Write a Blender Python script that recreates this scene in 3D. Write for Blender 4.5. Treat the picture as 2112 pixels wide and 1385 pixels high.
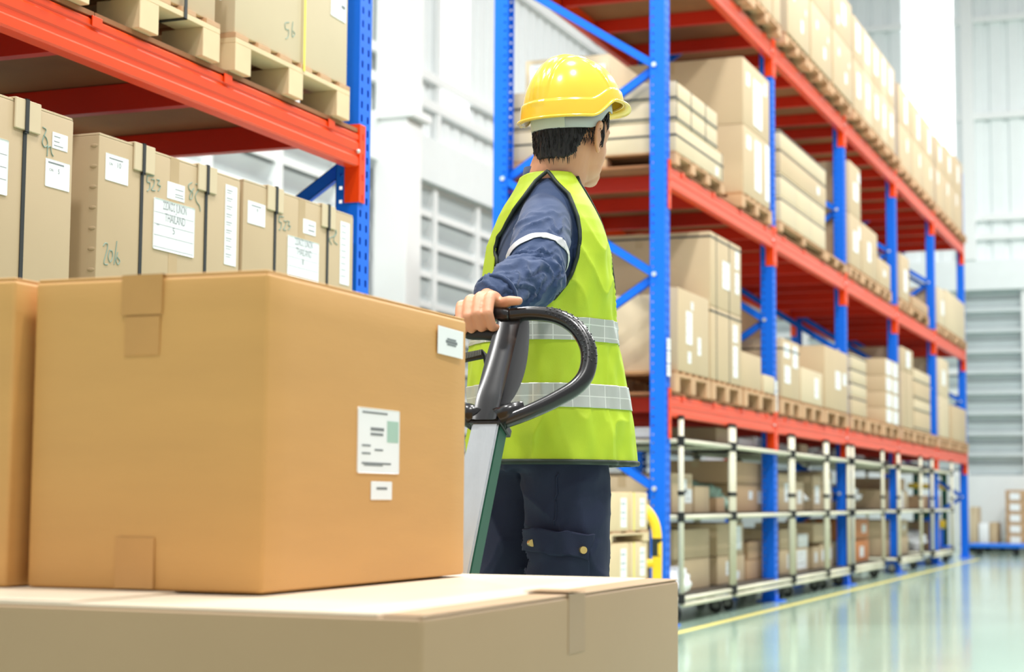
import bpy, bmesh, math, random
from mathutils import Vector, Matrix, noise
random.seed(7)
C = bpy.context.scene.collection
for o in list(bpy.data.objects): bpy.data.objects.remove(o)

# ---------------------------------------------------------------- camera
W_, H_ = 2112.0, 1385.0
FPX = 3649.11; YAW, PIT, ROL = 0.37320, 0.09160, 0.0068
CAM = Vector((2.8666, -9.8245, 0.7137))
FWD = Vector((-math.sin(YAW)*math.cos(PIT), math.cos(YAW)*math.cos(PIT), math.sin(PIT)))
RGT = Vector((math.cos(YAW), math.sin(YAW), 0)); UPV = RGT.cross(FWD)
R2 = RGT*math.cos(ROL)+UPV*math.sin(ROL); U2 = -RGT*math.sin(ROL)+UPV*math.cos(ROL)
cd = bpy.data.cameras.new('camera'); cam = bpy.data.objects.new('camera', cd); C.objects.link(cam)
M = Matrix((R2, U2, -FWD)).transposed().to_4x4(); M.translation = CAM
cam.matrix_world = M
cd.sensor_fit = 'HORIZONTAL'; cd.sensor_width = 36.0; cd.lens = FPX/W_*36.0
cd.clip_start = 0.05; cd.clip_end = 200
cd.dof.use_dof = True; cd.dof.focus_distance = 4.05; cd.dof.aperture_fstop = 4.2
bpy.context.scene.camera = cam
def RAY(px, py): return FWD + R2*((px-W_/2)/FPX) - U2*((py-H_/2)/FPX)
def onX(px, py, X):
    v = RAY(px, py); return CAM+v*((X-CAM.x)/v.x)
def D(px, py, d): return CAM+RAY(px, py)*d

# ---------------------------------------------------------------- world, light, exposure
sc = bpy.context.scene
sc.view_settings.view_transform = 'Standard'; sc.view_settings.look = 'None'
sc.view_settings.gamma = 1; sc.view_settings.use_curve_mapping = False
sc.view_settings.exposure = 0.05
wd = bpy.data.worlds.new('daylight'); sc.world = wd; wd.use_nodes = True
bg = wd.node_tree.nodes['Background']; bg.inputs[0].default_value = (1.0, 0.985, 0.985, 1); bg.inputs[1].default_value = 0.55
def area(name, loc, size, energy, rot=(0, 0, 0), color=(1, 1, 1)):
    l = bpy.data.lights.new(name, 'AREA'); l.shape = 'RECTANGLE'; l.size, l.size_y = size; l.energy = energy; l.color = color
    o = bpy.data.objects.new(name, l); C.objects.link(o); o.location = loc; o.rotation_euler = rot; return o
for i, (x, y) in enumerate([(1.8, -10), (4.2, -7), (1.8, -4), (4.6, -1), (2.2, 2.5), (4.6, 6), (2.2, 9.5), (4.6, 13), (-2.2, -7), (-2.2, -1.5)]):
    area('high_bay_lamp', (x, y, 8.6), (.55, .55), 330, color=(1, .985, .95))

# ---------------------------------------------------------------- materials
def s(r, g, b, k=1.0):
    f = lambda c: ((c/255.0)/12.92 if c/255.0 <= .04045 else ((c/255.0+.055)/1.055)**2.4)*k
    return (f(r), f(g), f(b), 1)
MATS = {}
def mat(name, col, rough=.6, metal=0.0, var=.06, vscale=6.0, bump=0.0, bscale=80.0, coat=0.0, stretch=None, emit=None, alpha=None, spec=.5, trans=0, sheen=0):
    if name in MATS: return MATS[name]
    m = bpy.data.materials.new(name); m.use_nodes = True; nt = m.node_tree; N = nt.nodes; L = nt.links
    b = N['Principled BSDF']
    b.inputs['Roughness'].default_value = rough; b.inputs['Metallic'].default_value = metal
    b.inputs['Coat Weight'].default_value = coat; b.inputs['Specular IOR Level'].default_value = spec
    if coat: b.inputs['Coat Roughness'].default_value = .08
    if sheen: b.inputs['Sheen Weight'].default_value = sheen
    if trans: b.inputs['Transmission Weight'].default_value = trans
    if alpha is not None: b.inputs['Alpha'].default_value = alpha
    tc = N.new('ShaderNodeTexCoord'); src = tc.outputs['Object']
    if stretch:
        mp = N.new('ShaderNodeMapping'); mp.inputs['Scale'].default_value = stretch; L.new(src, mp.inputs[0]); src = mp.outputs[0]
    nz = N.new('ShaderNodeTexNoise'); nz.inputs['Scale'].default_value = vscale; nz.inputs['Detail'].default_value = 4; L.new(src, nz.inputs['Vector'])
    rp = N.new('ShaderNodeValToRGB')
    rp.color_ramp.elements[0].position = .3; rp.color_ramp.elements[1].position = .7
    rp.color_ramp.elements[0].color = tuple(c*(1-var) for c in col[:3])+(1,)
    rp.color_ramp.elements[1].color = tuple(min(1, c*(1+var)) for c in col[:3])+(1,)
    L.new(nz.outputs['Fac'], rp.inputs[0]); L.new(rp.outputs[0], b.inputs['Base Color'])
    if bump:
        n2 = N.new('ShaderNodeTexNoise'); n2.inputs['Scale'].default_value = bscale; n2.inputs['Detail'].default_value = 3; L.new(src, n2.inputs['Vector'])
        bp = N.new('ShaderNodeBump'); bp.inputs['Strength'].default_value = bump; bp.inputs['Distance'].default_value = .004
        L.new(n2.outputs['Fac'], bp.inputs['Height']); L.new(bp.outputs[0], b.inputs['Normal'])
    if emit:
        b.inputs['Emission Color'].default_value = emit[0]; b.inputs['Emission Strength'].default_value = emit[1]
    MATS[name] = m; return m
BOX = mat('carton_board', s(200, 177, 143), .62, var=.035, vscale=3, bump=.05, bscale=40)
BOX2 = mat('carton_board_pale', s(212, 194, 162), .62, var=.035, vscale=3)
BOXL = mat('strapped_carton_board', s(190, 168, 134), .6, var=.035, vscale=3, bump=.05, bscale=40)
BOX3 = mat('carton_board_tan', s(190, 156, 120), .62, var=.05, vscale=3)
BOXO = mat('carton_board_orange', s(205, 128, 70), .6, var=.06, vscale=3)
KRAFT = mat('kraft_board', s(206, 156, 90), .55, var=.05, vscale=2.2, bump=.08, bscale=30, stretch=(1, 1, 6))
KRAFT2 = mat('pale_kraft_board', s(176, 146, 112), .5, var=.04, vscale=2.2, bump=.05, bscale=30)
TAPE = mat('packing_tape', s(196, 146, 84), .35, var=.05, vscale=8)
TAPE2 = mat('pale_packing_tape', s(190, 164, 126), .35, var=.05)
PAPER = mat('label_paper', s(243, 247, 250), .45, var=.01)
INK = mat('label_ink', s(120, 126, 130), .6)
PEN = mat('marker_ink', s(134, 158, 146), .6)
WOOD = mat('pallet_wood', s(200, 160, 122), .7, var=.12, vscale=5, stretch=(1, 1, 1), bump=.1, bscale=60)
WOODL = mat('pale_pallet_wood', s(224, 200, 160), .65, var=.06, vscale=7)
WOODD = mat('dark_pallet_wood', s(176, 130, 88), .75, var=.15, vscale=6)
PLY = mat('plywood_deck', s(148, 98, 62), .8, var=.16, vscale=2.5, bump=.05)
ORANGE = mat('orange_powder_coat', s(240, 70, 10), .34, var=.03, vscale=4, coat=.06, spec=.35)
RED = mat('red_orange_powder_coat', s(208, 40, 10), .45, var=.04, spec=.4)
BLUE = mat('blue_powder_coat', s(0, 106, 232), .45, var=.03, vscale=3, spec=.3)
BLUEP = mat('blue_dolly_plastic', s(10, 118, 232), .4)
BOLT = mat('zinc_bolt', s(214, 222, 226), .35, metal=.5)
WHITE = mat('white_painted_steel', s(240, 244, 244), .5, var=.012, vscale=1.2)
WALLM = mat('white_plaster', s(243, 247, 248), .6, var=.01, vscale=.8)
SIDING = mat('white_corrugated_siding', s(236, 243, 244), .45, var=.012)
SKYL = mat('translucent_daylight_panel', s(255, 255, 255), .4, var=0, emit=((1, 1, 1, 1), 1.6))
GLASS = mat('frosted_louvre_glass', s(208, 218, 220), .22, var=.05, vscale=2)
FLOORM = mat('green_epoxy_floor', s(170, 198, 180), .17, var=.07, vscale=.9, bump=.03, bscale=1.3, coat=.4)
YLINE = mat('yellow_floor_paint', s(226, 212, 120), .4, var=.06)
YELLOW = mat('yellow_paint', s(250, 208, 44), .4, var=.03)
BLACK = mat('black_plastic', s(26, 28, 28), .45, var=.05)
BLACKP = mat('black_paint', s(34, 44, 40), .5)
IVORY = mat('ivory_pipe', s(222, 219, 196), .4, var=.02)
GREY = mat('grey_rubber', s(120, 122, 118), .6)
BAG = mat('clear_plastic_bag', s(240, 243, 246), .15, var=.06, vscale=14, bump=.4, bscale=16, coat=.4)
GREEN = mat('dark_green_paint', s(20, 84, 62), .45)
STRAP = mat('black_strapping', s(42, 46, 46), .4)
YSTRAP = mat('yellow_strapping', s(240, 234, 90), .4)
TEAL = mat('teal_plastic', s(170, 205, 190), .4)

# ---------------------------------------------------------------- mesh helpers
def nb(): return bmesh.new()
def bx(bm, x0, x1, y0, y1, z0, z1, bev=0.0, seg=2):
    if x1 < x0: x0, x1 = x1, x0
    if y1 < y0: y0, y1 = y1, y0
    if z1 < z0: z0, z1 = z1, z0
    r = bmesh.ops.create_cube(bm, size=1)
    for v in r['verts']:
        v.co = Vector((x0+(v.co.x+.5)*(x1-x0), y0+(v.co.y+.5)*(y1-y0), z0+(v.co.z+.5)*(z1-z0)))
    if bev:
        es = list({e for v in r['verts'] for e in v.link_edges})
        bmesh.ops.bevel(bm, geom=es, offset=bev, segments=seg, affect='EDGES', profile=.6)
    return bm
def frame_axes(d):
    d = d.normalized(); a = Vector((0, 0, 1)) if abs(d.z) < .9 else Vector((1, 0, 0))
    u = d.cross(a).normalized(); return u, d.cross(u).normalized()
def tube(bm, pts, r, seg=12, cap=True, closed=False, flat=None):
    """sweep a circle (or flat ellipse) along pts; r scalar or list"""
    pts = [Vector(p) for p in pts]; n = len(pts); rings = []; up = None
    for i, p in enumerate(pts):
        if closed: t = (pts[(i+1) % n]-pts[i-1])
        else: t = pts[min(i+1, n-1)]-pts[max(i-1, 0)]
        t.normalize()
        if up is None: u, v = frame_axes(t)
        else:
            u = (up-t*up.dot(t)).normalized(); v = t.cross(u)
        up = u; rr = r[i] if isinstance(r, (list, tuple)) else r
        ra, rb = (rr, rr) if flat is None else (rr, rr*flat)
        rings.append([bm.verts.new(p+u*ra*math.cos(a)+v*rb*math.sin(a)) for a in (2*math.pi*k/seg for k in range(seg))])
    m = n if closed else n-1
    for i in range(m):
        A, B = rings[i], rings[(i+1) % n]
        for k in range(seg): bm.faces.new((A[k], A[(k+1) % seg], B[(k+1) % seg], B[k]))
    if cap and not closed:
        bm.faces.new(rings[0][::-1]); bm.faces.new(rings[-1])
    return bm
def smooth_path(pts, n=6):
    pts = [Vector(p) for p in pts]; out = []
    for i in range(len(pts)-1):
        p0 = pts[max(i-1, 0)]; p1 = pts[i]; p2 = pts[i+1]; p3 = pts[min(i+2, len(pts)-1)]
        for k in range(n):
            t = k/n; out.append(.5*((2*p1)+(-p0+p2)*t+(2*p0-5*p1+4*p2-p3)*t*t+(-p0+3*p1-3*p2+p3)*t**3))
    out.append(pts[-1]); return out
def ball(bm, c, r, seg=16, rot=None):
    r = (r, r, r) if not isinstance(r, (tuple, list)) else r
    m = Matrix.Translation(Vector(c)) @ (rot.to_4x4() if rot else Matrix.Identity(4)) @ Matrix.Diagonal((r[0], r[1], r[2], 1))
    bmesh.ops.create_uvsphere(bm, u_segments=seg, v_segments=max(8, seg//2), radius=1, matrix=m); return bm
def cyl(bm, a, b, r, seg=16): return tube(bm, [a, b], r, seg)
def prism(bm, prof, a, b, axis='y'):
    """extrude closed profile [(p,q)] from a to b along axis (y: p=x,q=z; z: p=x,q=y; x: p=y,q=z)"""
    f = {'y': lambda p, q, t: (p, t, q), 'z': lambda p, q, t: (p, q, t), 'x': lambda p, q, t: (t, p, q)}[axis]
    A = [bm.verts.new(f(p, q, a)) for p, q in prof]; B = [bm.verts.new(f(p, q, b)) for p, q in prof]; n = len(prof)
    for i in range(n): bm.faces.new((A[i], A[(i+1) % n], B[(i+1) % n], B[i]))
    bm.faces.new(A[::-1]); bm.faces.new(B); return bm
def wloc(o):
    return Vector((0, 0, 0)) if o is None else (o.location + wloc(o.parent))
def link(name, bm, m, parent=None, base=None, world=True, smooth=False, mesh=None):
    """one mesh object; vertices are given in world coordinates (or in the parent's frame if world=False)"""
    if mesh is None:
        bmesh.ops.recalc_face_normals(bm, faces=bm.faces)
        me = bpy.data.meshes.new(name); bm.to_mesh(me); bm.free()
    else: me = mesh
    off = Vector((0, 0, 0))
    o = bpy.data.objects.new(name, me); C.objects.link(o)
    if parent is not None:
        o.parent = parent
        if world: off = wloc(parent)
    elif base is not None:
        o.location = base; off = Vector(base)
    else:
        xs = [v.co for v in me.vertices]
        lo = Vector((min(v.x for v in xs), min(v.y for v in xs), min(v.z for v in xs))); hi = Vector((max(v.x for v in xs), max(v.y for v in xs), 0))
        off = Vector(((lo.x+hi.x)/2, (lo.y+hi.y)/2, lo.z)); o.location = off
    if off.length: me.transform(Matrix.Translation(-off))
    if m is not None:
        me.materials.clear(); me.materials.append(m)
    if smooth:
        for p in me.polygons: p.use_smooth = True
    return o
def tag(o, label, cat, group=None):
    o['label'] = label; o['category'] = cat
    if group: o['group'] = group
    return o
def thing(name, label, cat, loc, group=None):
    o = bpy.data.objects.new(name, None); o.empty_display_size = .1; C.objects.link(o); o.location = loc
    return tag(o, label, cat, group)
def struct(name, bm, m, **k):
    o = link(name, bm, m, **k); o['kind'] = 'structure'; return o
def autosmooth(o, ang=.6):
    for p in o.data.polygons: p.use_smooth = True
    try:
        o.data.set_sharp_from_angle(angle=ang)
    except Exception: pass
def text_mesh(body, size, font_shear=0.0, ext=.0004, bold=0.0):
    cu = bpy.data.curves.new('txt', 'FONT'); cu.body = body; cu.size = size; cu.extrude = ext; cu.shear = font_shear; cu.offset = bold
    cu.align_x = 'LEFT'; cu.align_y = 'BOTTOM'; cu.resolution_u = 3
    o = bpy.data.objects.new('txt', cu); C.objects.link(o)
    dg = bpy.context.evaluated_depsgraph_get(); me = bpy.data.meshes.new_from_object(o.evaluated_get(dg))
    bpy.data.objects.remove(o); bpy.data.curves.remove(cu); return me
def face_matrix(face, P):
    """local x runs right on the face, local y up; face '+X' or '-Y'"""
    if face == '+X': m = Matrix(((0, 0, 1), (1, 0, 0), (0, 1, 0)))     # x->+Y, y->+Z, z->+X
    else: m = Matrix(((1, 0, 0), (0, 0, -1), (0, 1, 0)))               # x->+X, y->+Z, z->-Y
    m = m.to_4x4(); m.translation = Vector(P); return m
def put_text(bm, body, size, face, P, width=None, bold=0.0, shear=0.0, ext=.0003):
    me = text_mesh(body, size, shear, ext, bold)
    xs = [v.co.x for v in me.vertices]
    if not xs: return
    w = max(xs)-min(xs); k = (width/w) if width else 1.0
    me.transform(face_matrix(face, P) @ Matrix.Diagonal((k, 1, 1, 1)))
    bm.from_mesh(me); bpy.data.meshes.remove(me)
def sheet(parent, face, P, w, h, name='paper_label', m=None, t=.0012, lines=None, texts=(), tilt=0.0):
    """a paper label with its lower left corner at P; lines: fractional heights; texts: (string, fx, fy, size, width_fraction)"""
    bm = nb(); bx(bm, 0, w, 0, h, 0, t, bev=min(w, h)*.02, seg=1)
    mm = face_matrix(face, P) @ Matrix.Rotation(tilt, 4, 'Z'); bm.transform(mm)
    o = link(name, bm, m or PAPER, parent)
    if lines or texts:
        b2 = nb()
        for l in (lines or ()):
            fy, a, b_, th = l if isinstance(l, tuple) else (l, .02, .98, .0012)
            bx(b2, w*a, w*b_, h*fy-th/2, h*fy+th/2, t, t+.0004)
        b2.transform(mm)
        for (tx, fx, fy, sz, wf) in texts:
            Q = mm @ Vector((w*fx, h*fy, t)); put_text(b2, tx, sz, face, Q, width=w*wf if wf else None)
        link('print', b2, INK, o)
    return o

# ---------------------------------------------------------------- setting
bm = nb(); bx(bm, -4.7, 9.5, -14, 17.6, -.12, 0); struct('floor', bm, FLOORM)
WX, EY = -4.4, 17.43
# left wall: plaster plinth, concrete beam, corrugated upper part
def siding(bm, axis, fixed, a0, a1, z0, z1, pitch=.27, depth=.035, sgn=1):
    """corrugated sheet: trapezoid ribs; axis 'y' = wall in plane X=fixed facing +X, axis 'x' = wall in plane Y=fixed facing -Y"""
    prof = []; t = a0
    while t < a1-1e-6:
        for f_, d in ((0, 0), (.62, 0), (.70, depth), (.92, depth), (1.0, 0)):
            q = min(t+pitch*f_, a1)
            prof.append((q, d))
        t += pitch
    for i in range(len(prof)-1):
        (p0, d0), (p1, d1) = prof[i], prof[i+1]
        if p1-p0 < 1e-6: continue
        if axis == 'y': vs = [(fixed-d0, p0, z0), (fixed-d1, p1, z0), (fixed-d1, p1, z1), (fixed-d0, p0, z1)]
        else: vs = [(p0, fixed+d0, z0), (p1, fixed+d1, z0), (p1, fixed+d1, z1), (p0, fixed+d0, z1)]
        bm.faces.new([bm.verts.new(v) for v in vs])
    return bm
bm = nb(); bx(bm, WX-.25, WX, -14, EY, 0, 1.11); bx(bm, WX-.25, WX+.06, -14, EY+.1, 3.89, 4.34)
siding(bm, 'y', WX-.06, -14, 6.62, 4.34, 11); siding(bm, 'y', WX-.06, 7.55, EY, 4.34, 11)
siding(bm, 'y', WX-.06, 6.62, 7.55, 4.34, 4.86)
struct('wall_left', bm, SIDING)
bm = nb(); bx(bm, WX-.09, WX-.06, 6.62, 7.55, 4.84, 11); o = struct('window_1', bm, SKYL)
bm = nb(); bx(bm, WX-.3, 9.5, EY, EY+.25, 0, 1.11); bx(bm, WX-.3, 9.5, EY-.06, EY+.25, 3.89, 4.34)
siding(bm, 'x', EY+.06, WX-.1, -1.33, 4.34, 11); siding(bm, 'x', EY+.06, -.57, 9.5, 4.34, 11)
siding(bm, 'x', EY+.06, -1.33, -.57, 4.34, 4.86)
struct('wall_back', bm, SIDING)
bm = nb(); bx(bm, -1.33, -.57, EY+.07, EY+.1, 4.84, 11); struct('window_2', bm, SKYL)
# girts and columns
bm = nb()
for z in (4.70, 4.99, 6.55, 8.05, 9.6): bx(bm, WX-.06, WX+.02, -14, EY, z-.05, z+.05, .01)
for y in (-9.2, -5.4, -1.6, 2.1, 6.62, 8.5, 12.1): bx(bm, WX-.05, WX+.01, y-.04, y+.04, 4.34, 11)
struct('trim_1', bm, WHITE)
bm = nb()
for z in (4.70, 4.99, 6.55, 8.05, 9.6): bx(bm, -.57, 9.5, EY-.02, EY+.06, z-.05, z+.05, .01); bx(bm, WX, -1.33, EY-.02, EY+.06, z-.05, z+.05, .01)
bx(bm, -.45, -.27, EY-.09, EY+.05, 4.34, 11, .01); bx(bm, 3.4, 3.58, EY-.09, EY+.05, 4.34, 11, .01)
struct('trim_2', bm, WHITE)
for y in (-8.0, -1.4, 5.2, 11.8):
    bm = nb(); bx(bm, WX+.02, WX+.36, y-.12, y+.22, 0, 11, .012); bx(bm, WX+.0, WX+.44, y-.17, y+.27, 4.28, 4.36, .01)
    bx(bm, WX+.02, WX+.3, y-.08, y+.18, 4.2, 4.28, .01)
    struct('trim_3', bm, WHITE)
# louvred windows
def louvre(n, axis, a0, a1, z0=1.11, z1=3.89, mull=1.15):
    bm = nb(); q = .06
    def B(a, b, c, d, e, f, bev=.004):
        if axis == 'y': bx(bm, WX-.16+c, WX-.16+d, a, b, e, f, bev)
        else: bx(bm, a, b, EY+.16-d, EY+.16-c, e, f, bev)
    B(a0, a1, 0, .12, z0, z0+.06); B(a0, a1, 0, .12, z1-.05, z1)
    t = a0
    while t < a1+.01:
        B(t-.045, t+.045, 0, .15, z0, z1); t += mull
    o = struct('window_%d' % n, bm, WHITE)
    b2 = nb(); z = z0+.10
    k = 0
    while z < z1-.04:
        for (p, w, tl, h) in ((0, 0, .05, .1),):
            if axis == 'y': prism(b2, [(WX-.12, z), (WX-.115, z), (WX-.05, z+.145), (WX-.055, z+.145)], a0, a1, 'y')
            else: prism(b2, [(EY+.12, z), (EY+.115, z), (EY+.05, z+.145), (EY+.055, z+.145)], a0, a1, 'x')
        z += .155
    link('louvre_slat', b2, GLASS, o)
    b3 = nb(); z = z0+.31
    while z < z1-.05:
        if axis == 'y': bx(b3, WX-.09, WX-.03, a0, a1, z-.035, z+.035, .008)
        else: bx(b3, a0, a1, EY+.03, EY+.09, z-.035, z+.035, .008)
        z += .31
    link('window_rail', b3, WHITE, o)
    b4 = nb()
    if axis == 'y': bx(b4, WX-.24, WX-.2, a0, a1, z0, z1)
    else: bx(b4, a0, a1, EY+.2, EY+.24, z0, z1)
    link('glass_pane', b4, GLASS, o)
louvre(3, 'y', -13.5, -1.5); louvre(4, 'y', -1.28, 5.1); louvre(5, 'y', 5.45, 17.3)
louvre(6, 'x', WX+.2, -.45, mull=1.3); louvre(7, 'x', -.25+.66, 9.3, mull=1.3)
bm = nb(); bx(bm, -.5, .4, EY+.19, EY+.25, 1.11, 3.89)
for k in range(9):
    bx(bm, -.5, .4, EY+.03, EY+.12, 1.42+k*.31-.035, 1.42+k*.31+.035, .008)
for k in range(18):
    prism(bm, [(EY+.15, 1.13+k*.155), (EY+.145, 1.13+k*.155), (EY+.08, 1.27+k*.155), (EY+.085, 1.27+k*.155)], -.5, .4, 'x')
struct('window_8', bm, GLASS)
bm = nb(); bx(bm, .17, .22, -3.8, 13.05, .0, .0022); struct('trim_4', bm, YLINE)

# ---------------------------------------------------------------- racking
BAY = 2.741; DEP = 1.069
def perf_face(bm, plane, fixed, a0, a1, z0, z1, cols, pitch=.0508, hh=.026, zo=0.0):
    """sheet in plane X=fixed ('x') or Y=fixed ('y') with rows of slots cut out; cols = [(c0,c1)] in the a direction"""
    ed = [a0]
    for c0, c1 in cols: ed += [c0, c1]
    ed.append(a1)
    n = int((z1-z0)/pitch)
    zs = [z0]
    for i in range(n):
        zs += [z0+i*pitch+.012, z0+i*pitch+.012+hh]
    zs.append(z1)
    V = {}
    def v(i, j):
        if (i, j) not in V:
            V[(i, j)] = bm.verts.new((fixed, ed[i], zs[j]) if plane == 'x' else (ed[i], fixed, zs[j]))
        return V[(i, j)]
    for i in range(len(ed)-1):
        for j in range(len(zs)-1):
            if i % 2 == 1 and j % 2 == 1 and j < 2*n: continue
            bm.faces.new((v(i, j), v(i+1, j), v(i+1, j+1), v(i, j+1)))
def post(bm, xo, y1, h, sgn):
    """upright channel, outer face at X=xo, body reaching sgn*.09 inwards, y from y1-.1 to y1"""
    y0 = y1-.1; xi = xo+sgn*.09
    perf_face(bm, 'x', xo, y0, y1, 0, h, [(y0+.018, y0+.032), (y1-.032, y1-.018)])
    a, b = sorted((xo, xi)); cx = a+.028 if sgn < 0 else b-.028
    for yy in (y0, y1): perf_face(bm, 'y', yy, a, b, 0, h, [((a+b)/2-.024*(-sgn)-.006, (a+b)/2-.024*(-sgn)+.006)], hh=.012)
    bx(bm, min(xi, xi-sgn*.002), max(xi, xi-sgn*.002), y0, y0+.025, 0, h); bx(bm, min(xi, xi-sgn*.002), max(xi, xi-sgn*.002), y1-.025, y1, 0, h)
    bx(bm, a+.002, b-.002, y0-.0, y0+.0015, 0, h) if False else None
def frame(y1, h, label, group, joints):
    t = thing('rack_upright_frame', label, 'rack', (-DEP/2, y1-.05, 0), group)
    bm = nb(); post(bm, 0, y1, h, -1); link('upright_post', bm, BLUE, t)
    bm = nb(); post(bm, -DEP, y1, h, 1); link('upright_post', bm, BLUE, t)
    for X in (-.045, -DEP+.045):
        bm = nb(); bx(bm, X-.08, X+.1 if X > -.5 else X+.08, y1-.13, y1+.03, 0, .008, .002); bx(bm, X-.05, X+.05, y1-.102, y1+.002, .008, .05)
        link('base_plate', bm, BLUE, t)
    fr, bk = joints
    pts = []
    i = 0; zs = sorted([(z, 'f') for z in fr]+[(z, 'b') for z in bk])
    for (z0, a), (z1, b) in zip(zs[:-1], zs[1:]):
        xa = -.062 if a == 'f' else -DEP+.062; xb = -.062 if b == 'f' else -DEP+.062
        bm = nb(); yy = y1-.085 if a == 'f' else y1-.045
        d = Vector((xb-xa, 0, z1-z0)).normalized(); nrm = Vector((-d.z, 0, d.x))
        A, B_ = Vector((xa, 0, z0)), Vector((xb, 0, z1)); w = .024
        prof = [(A-nrm*w), (A+nrm*w), (B_+nrm*w), (B_-nrm*w)]
        for (ya, yb, k0, k1) in ((yy-.012, yy-.009, -w, w), (yy-.012, yy+.014, -w, -w+.003), (yy-.012, yy+.014, w-.003, w)):
            vs = []
            for y_ in (ya, yb):
                for P, k in ((A, k0), (A, k1), (B_, k1), (B_, k0)):
                    q = P+nrm*k; vs.append(bm.verts.new((q.x, y_, q.z)))
            f = lambda *i: bm.faces.new([vs[j] for j in i])
            f(0, 1, 2, 3); f(7, 6, 5, 4); f(0, 4, 5, 1); f(1, 5, 6, 2); f(2, 6, 7, 3); f(3, 7, 4, 0)
        link('diagonal_brace', bm, BLUE, t)
    bm = nb()
    for z in fr: cyl(bm, (-.062, y1-.112, z), (-.062, y1-.1, z), .014, 12); cyl(bm, (-.062, y1, z), (-.062, y1+.01, z), .012, 12)
    for z in bk: cyl(bm, (-DEP+.062, y1-.112, z), (-DEP+.062, y1-.1, z), .014, 12)
    link('bolt', bm, BOLT, t, smooth=False)
    return t
JR = ([.776, 2.007, 3.236, 4.46], [.16, 1.39, 2.62, 3.85])
ORD = ['first', 'second', 'third', 'fourth', 'fifth', 'sixth']
for n in range(6):
    frame(BAY*n, 5.0, ['blue perforated rack frame at the near end of the right rack, behind the person',
                       'second blue rack frame of the right rack, counted from the near end',
                       'third blue rack frame of the right rack, between stacked cartons',
                       'fourth blue rack frame of the right rack, its top showing among cartons',
                       'fifth blue rack frame of the right rack, one before the last',
                       'last blue rack frame of the right rack, in front of the louvred end wall'][n], 'blue upright frames of the right rack', JR if n not in (1, 3, 4) else (JR[0][1:], JR[1][1:]))
for n_, z0_ in ((0, 1.40), (1, 1.33)):
    fr_ = [o for o in C.objects if o.name.startswith('rack_upright_frame') and abs(o.location.y-(BAY*n_-.05)) < .01][0]
    for k in range(3): sheet(fr_, '+X', (.0075, BAY*n_-.085, z0_+.02+k*.075), .07, .068, lines=[(.7, .1, .8, .004), (.4, .1, .6, .004)])
JL = ([.72, 1.95, 3.18], [.1, 1.33, 2.56])
frame(-3.965, 3.9, 'blue slotted rack frame at the end of the left rack, beside the white column', 'blue upright frames of the left rack', JL)
frame(-3.965-BAY, 3.9, 'blue rack frame of the left rack, beyond the left picture edge', 'blue upright frames of the left rack', JL)
def beam_profile(xo, top, sg):
    P = [(-.05, -.125), (-.006, -.125), (0, -.119), (0, -.094), (-.0045, -.088), (-.0045, -.072), (0, -.066), (0, -.04), (-.005, -.033), (-.005, -.028), (-.001, -.024), (-.001, -.010), (-.006, -.004), (-.018, -.004), (-.018, 0), (-.05, 0)]
    return [(xo+sg*p, top+q) for p, q in P]
def beam(y0, y1, top, side, label, group, hooks=False):
    """side 'f' front (outer face X=+.004) or 'b' back"""
    sg = 1 if side == 'f' else -1; xo = .006 if side == 'f' else -DEP-.006
    t = thing('load_beam', label, 'beam', (xo, (y0+y1)/2, top-.125), group)
    bm = nb(); prism(bm, beam_profile(xo, top, sg), y0+.004, y1-.004, 'y'); link('beam_body', bm, ORANGE, t)
    for yy, s_ in ((y0, -1), (y1, 1)):
        bm = nb(); a, b = sorted((xo+sg*.002, xo-sg*.0045)); p, q = sorted((yy-s_*.004, yy+s_*.045))
        bx(bm, a, b, p, q, top-.255, top+.035, .002)              # face plate on the post front
        a2, b2 = sorted((xo+sg*.002, xo-sg*.058)); p2, q2 = sorted((yy-s_*.005, yy-s_*.001)); bx(bm, a2, b2, p2, q2, top-.255, top+.035)
        o = link('end_connector', bm, ORANGE, t)
        b3 = nb()
        for k in range(4):
            cy_ = yy+s_*.025; zz = top-.235+k*.075; b3_x = xo+sg*.002
            bx(b3, min(b3_x, b3_x+sg*.0012), max(b3_x, b3_x+sg*.0012), cy_-.006, cy_+.006, zz-.011, zz+.011)
        link('slot', b3, BLACKP if False else RED, o)
    if side == 'f':
        bm = nb(); ball(bm, (xo+.004, y1-.02, top-.07), .008, 10); link('locking_pin', bm, BOLT, t)
    return t
def bay(y0, y1, top, where, group, rows=True, deckx=None):
    beam(y0, y1, top, 'f', 'orange front load beam of the %s' % where, group+' front')
    beam(y0, y1, top, 'b', 'orange rear load beam of the %s' % where, group+' rear')
    # cross bars rest on both beams
    t = thing('shelf_deck', 'plywood deck on red cross bars, %s' % where, 'shelf', (-DEP/2, (y0+y1)/2, top-.09), group+' decks')
    ys = [y0+.26+k*.716 for k in range(4)]
    for y in ys:
        bm = nb(); prism(bm, [(y-.02, top-.088), (y+.02, top-.088), (y+.02, top-.0005), (y-.02, top-.0005)], -DEP+.052, -.052, 'x')
        bx(bm, -.052, .004, y-.024, y+.024, top+.0005, top+.0025); bx(bm, .0, .0095, y-.024, y+.024, top+.0005, top+.0025)
        bx(bm, -DEP-.004, -DEP+.052, y-.024, y+.024, top+.0005, top+.0025)
        link('cross_bar', bm, RED, t)
        bm = nb(); bx(bm, .0072, .011, y-.024, y+.024, top-.028, top+.0028, .001); link('bar_hook', bm, ORANGE, t)
    e = [y0+.005]+[y+.0 for y in ys[1:3]]+[y1-.005]
    for a, b in zip(e[:-1], e[1:]):
        bm = nb(); bx(bm, -DEP+.0, .0, a+.002, b-.002, top+.003, top+.018, .001); link('deck_board', bm, PLY, t)
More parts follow.
